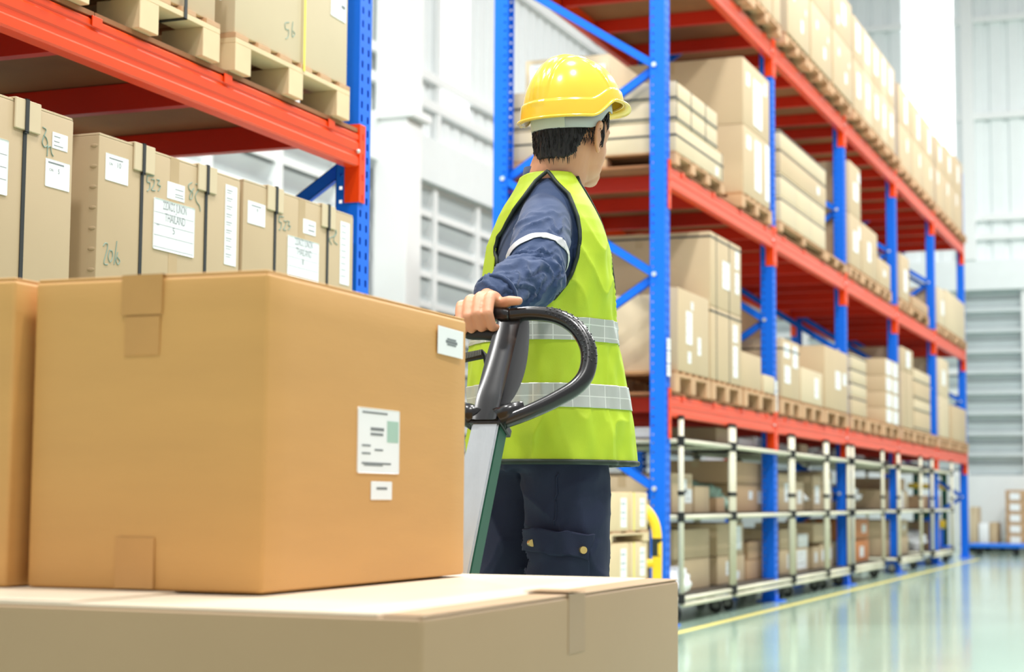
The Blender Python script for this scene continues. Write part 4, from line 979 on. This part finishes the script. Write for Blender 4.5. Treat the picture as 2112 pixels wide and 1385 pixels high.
# right hand gripping the left half of the loop (built in the truck's frame, then moved)
def bar(X, fwd, up): return L_(T0+Vector((X, -fwd, up)))
fx = [-.036, -.060, -.083, -.104]; dz = [0, -.001, -.006, -.016]; rr_ = [.0112, .0116, .0110, .0096]
for x, d_, r_ in zip(fx, dz, rr_):
    k = r_/.0116
    mcp = bar(x-.004, .012, .036+d_); pip = bar(x+.002, .041*k, -.002+d_*.9); dip = bar(x+.006, .026, -.030+d_*.5); tip = bar(x+.009, .004, -.031+d_*.3)
    limb(bm, [bar(x-.002, -.018, .037+d_), mcp, pip], [r_*1.05, r_*1.12, r_*.98], 14, 4); limb(bm, [pip, dip], [r_*1.02, r_*.9], 14, 3); limb(bm, [dip, tip], [r_*.9, r_*.8], 14, 3)
wr = W__
for x, d_, r_ in zip(fx, dz, rr_):
    limb(bm, [bar(x-.002, .004, .033+d_), lerp(bar(x, -.02, .032+d_), wr, .35), wr], [.0125, .0145, .017], 14, 3)
ball(bm, lerp(bar(-.065, -.01, .022), wr, .35), (.03, .022, .018), 18)
th0 = lerp(bar(-.035, -.02, .018), wr, .45)
limb(bm, [th0, bar(-.022, -.012, .024), bar(.000, .002, .027)], [.016, .0135, .0112], 14, 4); limb(bm, [bar(.000, .002, .027), bar(.022, .006, .0255)], [.0112, .0095], 14, 3)
# left hand, loosely curled
def lh(x, y, z): return WL_+Vector((.2*x-z*.9-.01, y*.6, -x*.98))
ball(bm, lh(.045, -.01, -.012), (.045, .02, .032), 18)
for i, zz in enumerate((.012, -.006, -.024, -.04)):
    ln = (.034, .038, .035, .027)[i]
    limb(bm, [lh(.07, -.012, zz), lh(.07+ln, -.022, zz-.008), lh(.07+ln+.006, -.044, zz-.014), lh(.07+ln*.4, -.058, zz-.016)], [.0105, .0098, .009, .008], 12, 3)
limb(bm, [lh(.02, -.02, .012), lh(.055, -.045, .018), lh(.082, -.056, .008)], [.013, .011, .0095], 12, 3)
for A in (AR, AL):                                                                # feet inside the boots
    limb(bm, [A, A+Vector((.02, 0, -.045)), A+Vector((.14, 0, -.062))], [.034, .032, .022])
me = remesh(bm, .0030, 3, 'person')
person = bpy.data.objects.new('person', me); C.objects.link(person); person.matrix_world = PM
me.materials.append(SKIN)
for p in me.polygons: p.use_smooth = True
tag(person, 'person in yellow helmet and lime vest looking away, right hand on the truck handle', 'person')
def part(nm, bm=None, m=None, mesh=None, smooth=True, parent=None):
    o = link(nm, bm, m, parent or person, world=False, smooth=smooth, mesh=mesh); return o
# eyes
for l in (-1, 1):
    bm = nb(); ball(bm, hl(.071, l*.031, .0), .0125, 16); e = part('eye', bm, EYEW)
    bm = nb(); ball(bm, hl(.0815, l*.0315, .0), (.003, .005, .005), 12); part('iris', bm, BLACK, parent=e)
    bm = nb(); tube(bm, [hl(.087, l*.014, .018), hl(.089, l*.03, .023), hl(.079, l*.046, .018)], [.003, .0035, .002], 8, flat=.6); part('eyebrow', bm, HAIR)
# ---- clothing
# jacket torso and sleeves
VT = [(.790, -.004, .196, .232), (.86, -.006, .196, .228), (.95, -.010, .190, .220), (1.05, -.013, .177, .214), (1.15, -.009, .162, .212), (1.23, -.002, .149, .213), (1.29, -.004, .144, .214), (1.34, -.006, .135, .208), (1.375, -.008, .124, .200), (1.41, -.010, .110, .184), (1.435, -.010, .098, .165), (1.458, -.008, .086, .138), (1.478, -.006, .077, .112), (1.496, -.003, .072, .098), (1.512, -.001, .069, .086), (1.524, .001, .066, .077)]
def vest_row(z, off):
    cx, a, b = interp(VT, z); return z, cx, 0, a+off, b+off
bm = nb(); loft_z(bm, [vest_row(z, -.013) for z in [.80+.02*i for i in range(35)]+[1.487]], 56)
limb(bm, [Vector((-.045, -.105, 1.395)), S_+Vector((0, -.004, -.016)), lerp(S_, E_, .5)+Vector((0, -.005, 0)), E_], [.050, .063, .070, .066], 26)
limb(bm, [E_, lerp(E_, W__, .5), lerp(E_, W__, .86)], [.064, .057, .046], 26)
limb(bm, [Vector((-.04, .105, 1.395)), SL_, EL_], [.062, .066, .056], 26); limb(bm, [EL_, lerp(EL_, WL_, .5), lerp(EL_, WL_, .9)], [.056, .05, .043], 26)
jm = remesh(bm, .0055, 5, 'jacket')
def seg_t(p, a, b):
    d_ = b-a; t_ = max(0, min(1, (p-a).dot(d_)/d_.length_squared)); return t_, (p-(a+d_*t_)).length
def arm_wrinkle(me, A, B, W2, amp=1.0, seed=0):
    me.update(); nrm = [v.normal.copy() for v in me.vertices]
    la, lb = (B-A).length, (W2-B).length
    for v, n_ in zip(me.vertices, nrm):
        p = v.co; t1, d1 = seg_t(p, A, B); t2, d2 = seg_t(p, B, W2)
        if min(d1, d2) > .095: continue
        if d1 <= d2: u_ = t1*la; w_ = min(1, t1*2.5)*(.5+.7*t1)
        else: u_ = la+t2*lb; w_ = 1.15
        ax = (B-A) if d1 <= d2 else (W2-B); rel = p-(A if d1 <= d2 else B)
        ph = math.atan2(n_.z, n_.x); q = Vector((u_*7, math.cos(ph)*.9+seed, math.sin(ph)*.9)); wp = noise.noise(q)*2.6+noise.noise(q*2.3)*1.1
        a_ = math.sin(u_*2*math.pi/.125+1.9*math.sin(ph+.7+seed)+wp*1.7); a2 = math.sin(u_*2*math.pi/.083-2.3*math.sin(ph-.9+seed)+wp*2.1)
        g_ = max(0, min(1, .5+noise.noise(q*1.7+Vector((9, 0, 0)))*1.6))
        rid = (1-abs(a_)**.7)*.013*g_+(1-abs(a2)**.7)*.009*(1-g_)
        if .62 < t1 < .9 and d1 <= d2 and seed == 0: w_ *= .35
        v.co = p+n_*(amp*w_*(rid-.0035)+noise.noise(p*22+Vector((seed, 0, 0)))*.0018)
arm_wrinkle(jm, S_, E_, W__, 1.0, 0); arm_wrinkle(jm, SL_, EL_, WL_, .8, 3)
# clean cuff edge
jb = nb(); jb.from_mesh(jm)
jacket = part('jacket', jb, NAVY)
def cut_band(src, planes, m, nm, off=.0018, keep=None, parent=None, smooth=True):
    """strip of a garment between planes, lifted slightly: planes = [(point, normal)] keep side along normal"""
    b = nb(); b.from_mesh(src)
    for co, no in planes:
        g = b.verts[:]+b.edges[:]+b.faces[:]
        bmesh.ops.bisect_plane(b, geom=g, plane_co=co, plane_no=no, clear_inner=True, clear_outer=False)
    if keep: bmesh.ops.delete(b, geom=[f for f in b.faces if not keep(f.calc_center_median())], context='FACES')
    b.normal_update()
    for v in b.verts: v.co += v.normal*off
    me_ = bpy.data.meshes.new(nm); b.to_mesh(me_); b.free(); me_.materials.append(m)
    o = part(nm, mesh=me_, m=m, smooth=smooth, parent=parent)
    sd = o.modifiers.new('thick', 'SOLIDIFY'); sd.thickness = .0012; sd.offset = 1
    return o
def band_on(src, A, B, f0, f1, nm, tiltv=Vector((0, 0, 0))):
    ax = ((B-A).normalized()+tiltv).normalized(); c0, c1 = lerp(A, B, f0), lerp(A, B, f1)
    return cut_band(src, [(c0, ax), (c1, -ax)], SILVER2, nm, .002, keep=lambda p: seg_t(p, A, B)[1] < .1, parent=jacket)
jsrc = jacket.data
band_on(jsrc, S_, E_, .72, .80, 'sleeve_reflective_band', Vector((.25, 0, .15)))
bm = nb(); wq = lerp(E_, W__, .86); wax = (W__-E_).normalized(); uu, vv = frame_axes(wax)
tube(bm, [wq+uu*.043*math.cos(a)+vv*.040*math.sin(a) for a in [2*math.pi*k/24 for k in range(24)]], .0065, 8, closed=True, flat=1.8); part('cuff', bm, NAVY, parent=jacket)
# collar
bm = nb(); secs = []
for k in range(36):
    a = 2*math.pi*k/36; c_, s_ = math.cos(a), math.sin(a)
    base_ = Vector((.004+.070*c_, .072*s_, 1.470-.012*c_-.03*max(0, c_)**2)); top_ = base_+Vector((-.004*c_, -.006*s_, .034-.010*c_))
    secs.append([base_, top_, top_+Vector((.004*c_, .004*s_, 0)), base_+Vector((.007*c_, .007*s_, -.003))])
R_ = [[bm.verts.new(p) for p in sec] for sec in secs]
for i in range(36):
    A, B = R_[i], R_[(i+1) % 36]
    for k in range(4): bm.faces.new((A[k], A[(k+1) % 4], B[(k+1) % 4], B[k]))
part('collar', bm, NAVY, parent=jacket)
# vest: grid over the torso with real arm and neck openings
near_poly = [(1126, 355), (1106, 372), (1090, 396), (1075, 422), (1062, 448), (1051, 472), (1045, 500), (1044, 540), (1052, 580), (1072, 612), (1105, 628), (1135, 620), (1158, 590), (1172, 562), (1181, 535), (1185, 508), (1187, 478), (1185, 450), (1178, 420), (1168, 402), (1150, 384), (1134, 364)]
NP = [(lambda q: (q.x, q.z))(rayl(px, py, -.175 if py > 420 else -.175+(420-py)*.0016)) for px, py in near_poly]
def inside(poly, x, z):
    r = False; n = len(poly)
    for i in range(n):
        (x1, z1), (x2, z2) = poly[i], poly[(i+1) % n]
        if (z1 > z) != (z2 > z) and x < (x2-x1)*(z-z1)/(z2-z1)+x1: r = not r
    return r
def vest_pt(th, z, off=0.0):
    cx, a, b = interp(VT, z); e = 2.3; c_, s_ = math.cos(th), math.sin(th)
    p = Vector((cx+(a+off)*math.copysign(abs(c_)**(2/e), c_), (b+off)*math.copysign(abs(s_)**(2/e), s_), z))
    n_ = Vector((c_/a, s_/b, 0)).normalized()
    k = min(1, (1.46-z)/.3); k = max(.15, k)
    w = noise.noise(Vector((th*1.6, z*3.2, 1.7)))*.016*k
    w += (1-abs(math.sin(th*4.0+noise.noise(Vector((th, z*2, 9)))*3.0))**.6)*.007*max(0, (1.25-z)/.45)
    w += (1-abs(math.sin(z*19+th*2.3+noise.noise(Vector((th*2, z*3, 4)))*4))**.5)*.006*max(0, 1-abs(z-1.22)/.22)
    w += noise.noise(Vector((th*6, z*14, 3)))*.0045*k
    if z < 1.2:
        f0 = th+1.62+.05*math.sin(z*9); w += .007*math.exp(-(f0/.05)**2)-.006*math.exp(-((f0-.16)/.09)**2)+.004*math.exp(-((th+.62+z*.2)/.05)**2)
        w += .006*(1-abs(math.sin(z*13-th*3.2+noise.noise(Vector((th*3, z*5, 7)))*3))**.5)*max(0, 1-abs(z-.87)/.12)
    if z > 1.30 and math.cos(th) < 0: w += .0
    return p+n_*w*1.45
vneck = lambda y, z: z > 1.17 and abs(y) < min((z-1.17)*.30, .088)
NT, NZ = 300, 190; z0v, z1v = .797, 1.503
bm = nb(); G = [[bm.verts.new(vest_pt(2*math.pi*i/NT, lerp(z0v, z1v, j/NZ))) for i in range(NT)] for j in range(NZ+1)]
for j in range(NZ):
    z = lerp(z0v, z1v, (j+.5)/NZ)
    for i in range(NT):
        th = 2*math.pi*(i+.5)/NT; p = (G[j][i].co+G[j+1][(i+1) % NT].co)/2
        if p.y < -.02 and inside(NP, p.x, p.z): continue
        if p.y > .02 and inside(NP, p.x-.05*max(0, min(1, (1.46-p.z)/.1)), p.z): continue
        if p.x > 0 and vneck(p.y, p.z): continue
        bm.faces.new((G[j][i], G[j][(i+1) % NT], G[j+1][(i+1) % NT], G[j+1][i]))
bmesh.ops.delete(bm, geom=[v for v in bm.verts if not v.link_faces], context='VERTS')
vest = part('safety_vest', bm, VEST)
vsrc = vest.data.copy()
sd = vest.modifiers.new('thick', 'SOLIDIFY'); sd.thickness = .0022; sd.offset = -1
Z = Vector((0, 0, 1))
for (za, zb) in ((1.082, 1.136), (.925, .981)):
    o = cut_band(vsrc, [(Vector((0, 0, za)), Z), (Vector((0, 0, zb)), -Z)], SILVER, 'vest_reflective_band', .0012, parent=vest)
def piping(pts, nm='piping', r=.0036, closed=False):
    bm = nb(); tube(bm, pts, r, 8, closed=closed, flat=1.3); return part(nm, bm, PIPE_, parent=vest)
def th_of(x, y, z):
    cx, a, b = interp(VT, z); return math.atan2(math.copysign((abs(y)/b)**1.15, y), math.copysign((abs(x-cx)/a)**1.15, x-cx))
def side_pt(x, z, sgn):
    """point of the vest surface at given x, z on the near (-1) or far (+1) side"""
    cx, a, b = interp(VT, z); t_ = max(-.999, min(.999, (x-cx)/a)); e = 2.3
    c_ = math.copysign(abs(t_)**(e/2), t_); th = sgn*math.acos(c_); return vest_pt(th, z, .0015)
for sgn in (-1, 1):
    dense = []
    for i in range(len(NP)):
        (xa, za), (xb, zb) = NP[i], NP[(i+1) % len(NP)]
        for k in range(6): dense.append((lerp(xa, xb, k/6), lerp(za, zb, k/6)))
    ok = [side_pt(x+(.05*max(0, min(1, (1.46-z)/.1)) if sgn > 0 else 0), min(z, 1.502), sgn) for x, z in dense]
    piping(ok, closed=True)
    piping([vest_pt(th_of(interp(VT, z)[0]+interp(VT, z)[1]*.9, sgn*min((z-1.17)*.30, .088), z), z, .001) for z in [1.175+i*.02 for i in range(17)]], 'neck_piping')
piping([vest_pt(2*math.pi*i/160, z0v+.002, .001) for i in range(160)], 'hem_piping', .005, True)
piping([vest_pt(0, z0v+(1.17-z0v)*i/30, .0015) for i in range(31)], 'front_zip')
# trousers
bm = nb()
loft_z(bm, [(.78, 0, -.0, .13, .19), (.84, -.005, 0, .142, .198), (.90, -.005, 0, .142, .195), (.97, 0, 0, .13, .185), (1.0, 0, 0, .125, .18)], 40)
HR2, HL2 = HIPR+Vector((.012, -.012, -.02)), HIPL+Vector((-.01, .0, -.02))
limb(bm, [HR2, lerp(HR2, KR, .5)+Vector((.006, 0, 0)), KR, lerp(KR, AR, .5), AR+Vector((0, 0, .0))], [.112, .104, .088, .08, .070], 30)
limb(bm, [HL2, lerp(HL2, KL, .5), KL, lerp(KL, AL, .5), AL+Vector((0, 0, .0))], [.110, .100, .086, .08, .070], 30)
tm = remesh(bm, .0065, 6, 'trousers'); tm.update()
for v, n_ in zip(tm.vertices, [v.normal.copy() for v in tm.vertices]):
    p = v.co
    a_ = math.sin(p.x*30+p.z*16+noise.noise(p*5)*5); w = (1-abs(a_)**.6)*.0075
    w += (1-abs(math.sin(p.z*34-p.x*20+noise.noise(p*7+Vector((3, 0, 0)))*4))**.5)*.006*(1 if p.z < .62 else .3)
    v.co = p+n_*(w+noise.noise(p*16)*.004-.004)
tb = nb(); tb.from_mesh(tm); trousers = part('trousers', tb, NAVYD)
def patch(px_poly, nm, m, off, thick, parent, yl=-.19):
    """piece of the near trouser leg outlined by picture corners, lifted off the cloth"""
    q = [rayl(px, py, yl) for px, py in px_poly]; cen = sum(q, Vector((0, 0, 0)))/len(q); pl = []
    for i in range(len(q)):
        a, b = q[i], q[(i+1) % len(q)]; no = Vector((0, 1, 0)).cross(b-a).normalized()
        if (cen-a).dot(no) < 0: no = -no
        pl.append((a, no))
    b_ = nb(); b_.from_mesh(trousers.data)
    for co, no in pl: bmesh.ops.bisect_plane(b_, geom=b_.verts[:]+b_.edges[:]+b_.faces[:], plane_co=co, plane_no=no, clear_inner=True)
    bmesh.ops.delete(b_, geom=[f for f in b_.faces if f.calc_center_median().y > -.05 or f.normal.y > -.1], context='FACES'); b_.normal_update()
    for _ in range(6): bmesh.ops.smooth_vert(b_, verts=[v for v in b_.verts if not v.is_boundary], factor=.5, use_axis_x=True, use_axis_y=True, use_axis_z=True)
    for v in b_.verts: v.co += v.normal*off
    me_ = bpy.data.meshes.new(nm); b_.to_mesh(me_); b_.free(); o = part(nm, mesh=me_, m=m, parent=parent)
    sd = o.modifiers.new('thick', 'SOLIDIFY'); sd.thickness = thick; sd.offset = 0; return o
patch([(1094, 1112), (1212, 1128), (1216, 1290), (1092, 1278)], 'cargo_pocket', NAVYD, .006, .006, trousers)
fl = patch([(1092, 1085), (1217, 1099), (1210, 1152), (1087, 1134)], 'pocket_flap', NAVYD, .013, .005, trousers)
for px, py in ((1104, 1120), (1196, 1133)):
    q = rayl(px, py, -.19); best = min((v.co for v in fl.data.vertices), key=lambda c_: (c_.x-q.x)**2+(c_.z-q.z)**2)
    bm = nb(); q.y = best.y; cyl(bm, q+Vector((0, .004, 0)), q+Vector((.001, -.012, 0)), .0085, 20); part('snap_button', bm, BRASS, parent=fl, smooth=False)
bm = nb(); pts = []
for k in range(22):
    q = rayl(1148-k*.2, 975+k*5.2, -.19); best = min((v.co for v in trousers.data.vertices if v.co.y < -.1), key=lambda c_: (c_.x-q.x)**2+(c_.z-q.z)**2); pts.append(best+Vector((0, -.001, 0)))
tube(bm, pts, .0018, 6); part('side_seam', bm, NAVYD, parent=trousers)
# boots
for A, nm in ((AR, 'boot'), (AL, 'boot')):
    bm = nb(); X0 = A.x
    limb(bm, [A+Vector((-.01, 0, .03)), A+Vector((-.005, 0, -.03))], [.052, .050]); limb(bm, [Vector((X0-.02, A.y, .052)), Vector((X0+.08, A.y, .05)), Vector((X0+.17, A.y, .045))], [.044, .044, .040])
    bm2 = remesh(bm, .006, 5, 'boot')
    for v in bm2.vertices: v.co.z = max(v.co.z, .012)
    bb = nb(); bb.from_mesh(bm2); o = part(nm, bb, BOOT)
    bm = nb(); loft_z(bm, [(.001, X0+.075, A.y, .145, .047), (.02, X0+.075, A.y, .143, .046)], 32, 3); part('sole', bm, BLACK, parent=o, smooth=False)
# hair: cap over the skull, open at the face
bm = nb(); NA, NU = 160, 90; HG = []
for j in range(NU+1):
    el = -1.15+(math.pi/2+1.15)*j/NU; row = []
    for i in range(NA):
        az = 2*math.pi*i/NA; d_ = Vector((math.cos(el)*math.cos(az), math.cos(el)*math.sin(az), math.sin(el)))
        c0 = Vector((-.010, 0, .035)); k = 1/math.sqrt((d_.x/.104)**2+(d_.y/.082)**2+(d_.z/(.098 if d_.z > 0 else .125))**2)
        nn = noise.noise(Vector((az*16, el*3, 0)))*.0030+noise.noise(Vector((az*40, el*5, 3)))*.0018
        q = c0+d_*(k+nn)
        if d_.z < 0:
            t_ = -el/1.15; rad = 1-.10*t_*t_; q = c0+Vector((math.cos(az)*(.104*rad+nn), math.sin(az)*(.082*rad+nn), -.118*t_))
        row.append((az, el, q))
    HG.append(row)
def hairok(p, az):
    a = abs((az+math.pi) % (2*math.pi)-math.pi)              # 0 = face, pi = back
    jit = noise.noise(Vector((az*22, 0, 5)))*.006
    if a > 2.2: return p.z > -.074+jit+.012*max(0, (2.5-a)/.3)
    if a > 1.75: return p.z > -.062+jit+(2.2-a)/.45*.085
    if a > 1.2: return p.z > .038+jit
    if a > .9: return p.z > .045+jit
    return p.z > .062+jit
HV = [[bm.verts.new(HM @ q[2]) for q in row] for row in HG]
for j in range(NU):
    for i in range(NA):
        az, el, p = HG[j][i]
        if hairok(p, az): bm.faces.new((HV[j][i], HV[j][(i+1) % NA], HV[j+1][(i+1) % NA], HV[j+1][i]))
bmesh.ops.delete(bm, geom=[v for v in bm.verts if not v.link_faces], context='VERTS')
hair = part('hair', bm, HAIR); sd = hair.modifiers.new('thick', 'SOLIDIFY'); sd.thickness = .006; sd.offset = -1
bm = nb(); random.seed(3)
for k in range(700):                                          # short loose strands along the nape and sides
    az = math.pi+random.uniform(-1.9, 1.9); a = abs(az-math.pi)
    zz = random.uniform(-.072, .02) if a < 1.0 else random.uniform(-.02, .03)
    c_, s_ = math.cos(az), math.sin(az); kk = .9+.1*random.random(); zr = math.sqrt(max(.05, 1-((zz-.035)/.22)**2))
    p = Vector((-.010+.104*c_*zr, .082*s_*zr, zz)); d_ = Vector((c_*.1, s_*.1, -1)).normalized(); ln = random.uniform(.010, .02)
    tube(bm, [HM @ p, HM @ (p+d_*ln*.5+Vector((c_, s_, 0))*.0018), HM @ (p+d_*ln-Vector((c_, s_, 0))*.002)], [.0011, .0009, .0002], 4, cap=False)
for k in range(60):                                           # tufts at the temple and forehead on the near side
    az = -random.uniform(.35, 1.15); c_, s_ = math.cos(az), math.sin(az); zz = random.uniform(.045, .08)
    p = Vector((-.01+.102*c_, .080*s_, zz)); ln = random.uniform(.015, .035)
    tube(bm, [HM @ p, HM @ (p+Vector((c_*.006, s_*.006, -ln*.5))), HM @ (p+Vector((c_*.004, s_*.002, -ln)))], [.0016, .0013, .0003], 4, cap=False)
part('hair_strands', bm, HAIR, parent=hair)
bm = nb(); ball(bm, hl(.026, -.0735, -.002), (.004, .0035, .02), 12); tube(bm, [hl(.028, -.072, .04), hl(.027, -.0755, .0), hl(.026, -.0735, -.028)], [.004, .004, .0015], 8); tube(bm, [hl(.028, .072, .04), hl(.027, .0755, .0), hl(.026, .0735, -.028)], [.006, .0055, .002], 8); part('sideburn', bm, HAIR, parent=hair)
# helmet
HT = HM @ Matrix.Translation(Vector((-.004, 0, .052))) @ Matrix.Rotation(-.14, 4, 'Y')
def rim_z(a):
    """height of the shell edge around the head, a = 0 at the face"""
    a = abs((a+math.pi) % (2*math.pi)-math.pi)
    t_ = max(0, min(1, (2.0-a)/.6)); t_ = t_*t_*(3-2*t_); u2 = max(0, min(1, (.75-a)/.55)); return -.018+.042*t_-.004*u2
def shell_pt(a, v, off=0.0):
    c_, s_ = math.cos(a), math.sin(a); zb = rim_z(a); H = .146
    al = v*math.pi/2; rf = (.142 if c_ > 0 else .140); rs = .114
    ca, sa_ = math.cos(al)**.82, math.sin(al)**1.02
    z = zb+(H-zb)*sa_; r_ = ca
    p = Vector((rf*c_*r_, rs*s_*r_, z))
    n_ = Vector((c_*math.cos(al)/rf, s_*math.cos(al)/rs, math.sin(al)/H)).normalized()
    y = p.y; rid = 0.0
    if z > .03 or True:
        k = max(0, min(1, (v-.12)/.2))
        def bump(w0, w): return max(0, min(1, (w0-abs(abs(y)))/w))
        rid += .0045*k*max(0, min(1, (.030-abs(y))/.005)); rid += .0030*k*max(0, min(1, (.013-abs(y))/.004))
        q = abs(p.x+.02-.0*z)                                  # raised side panel line curving over the shell
    ln = abs(p.x-(.018+.40*(z-.05)**1.0*0-.35*max(0, z-.05)))
    if abs(y) > .030: rid += .0028*max(0, 1-ln/.004)*k
    band = .0045*(1 if v < .17 else max(0, 1-(v-.17)/.02))
    return p+n_*(rid+band+off)
bm = nb(); NA, NV_ = 240, 110
G = [[bm.verts.new(HT @ shell_pt(2*math.pi*i/NA, j/NV_)) for i in range(NA)] for j in range(NV_)]
top = bm.verts.new(HT @ shell_pt(0, 1.0))
for j in range(NV_-1):
    for i in range(NA): bm.faces.new((G[j][i], G[j][(i+1) % NA], G[j+1][(i+1) % NA], G[j+1][i]))
for i in range(NA): bm.faces.new((G[-1][i], G[-1][(i+1) % NA], top))
helmet = part('hard_hat', bm, HELM); sd = helmet.modifiers.new('thick', 'SOLIDIFY'); sd.thickness = .003; sd.offset = -1
# brim: gutter lip all round, peak in front
bm = nb(); secs = []
for i in range(NA):
    a = 2*math.pi*i/NA; c_, s_ = math.cos(a), math.sin(a); zb = rim_z(a); aa = abs((a+math.pi) % (2*math.pi)-math.pi)
    w = .008+.030*max(0, math.cos(a))**4; dr = .010*max(0, math.cos(a))**3
    A = Vector((.142*c_+.0035*c_, .114*s_+.0035*s_, zb+.003)); B = A+Vector((c_*w, s_*w, -dr-.002)); up = Vector((0, 0, .0045))
    secs.append([A-Vector((c_*.004, s_*.004, 0)), A+up, B+up*.5+Vector((0, 0, .002)), B+Vector((c_*.0015, s_*.0015, 0)), B-up*.3])
R_ = [[bm.verts.new(HT @ p) for p in sec] for sec in secs]
for i in range(NA):
    A, B = R_[i], R_[(i+1) % NA]
    for k in range(5): bm.faces.new((A[k], A[(k+1) % 5], B[(k+1) % 5], B[k]))
part('brim', bm, HELM, parent=helmet)
# headband
bm = nb(); secs = []
NB_ = 90
for i in range(NB_+1):
    a = .72+(2*math.pi-1.44)*i/NB_; c_, s_ = math.cos(a), math.sin(a); aa = abs((a+math.pi) % (2*math.pi)-math.pi)
    k = max(0, min(1, (aa-1.15)/.75)); k = k*k*(3-2*k)
    zt_ = lerp(.034, -.004, k); zb_ = lerp(.006, -.040, k)
    rx, ry = .112, .0905
    o1 = Vector((rx*c_-.002, ry*s_, zt_)); o2 = Vector((rx*c_-.002, ry*s_, zb_)); i_ = Vector((c_, s_, 0))*.002
    secs.append([o1+i_, o2+i_, o2-i_, o1-i_])
loft(bm, [[HT @ p for p in sec] for sec in secs]); part('headband', bm, GREYP, parent=helmet)
bm = nb(); secs = []
for i in range(21):
    a = math.pi-.55+1.15*i/20; c_, s_ = math.cos(a), math.sin(a); i_ = Vector((c_, s_, 0)); o1 = Vector((.1155*c_-.002, .094*s_, -.005)); o2 = o1+Vector((0, 0, -.034))
    secs.append([o1+i_*.002, o2+i_*.002, o2-i_*.001, o1-i_*.001])
loft(bm, [[HT @ p for p in sec] for sec in secs]); o = part('size_adjuster', bm, PALEP, parent=helmet, smooth=False)
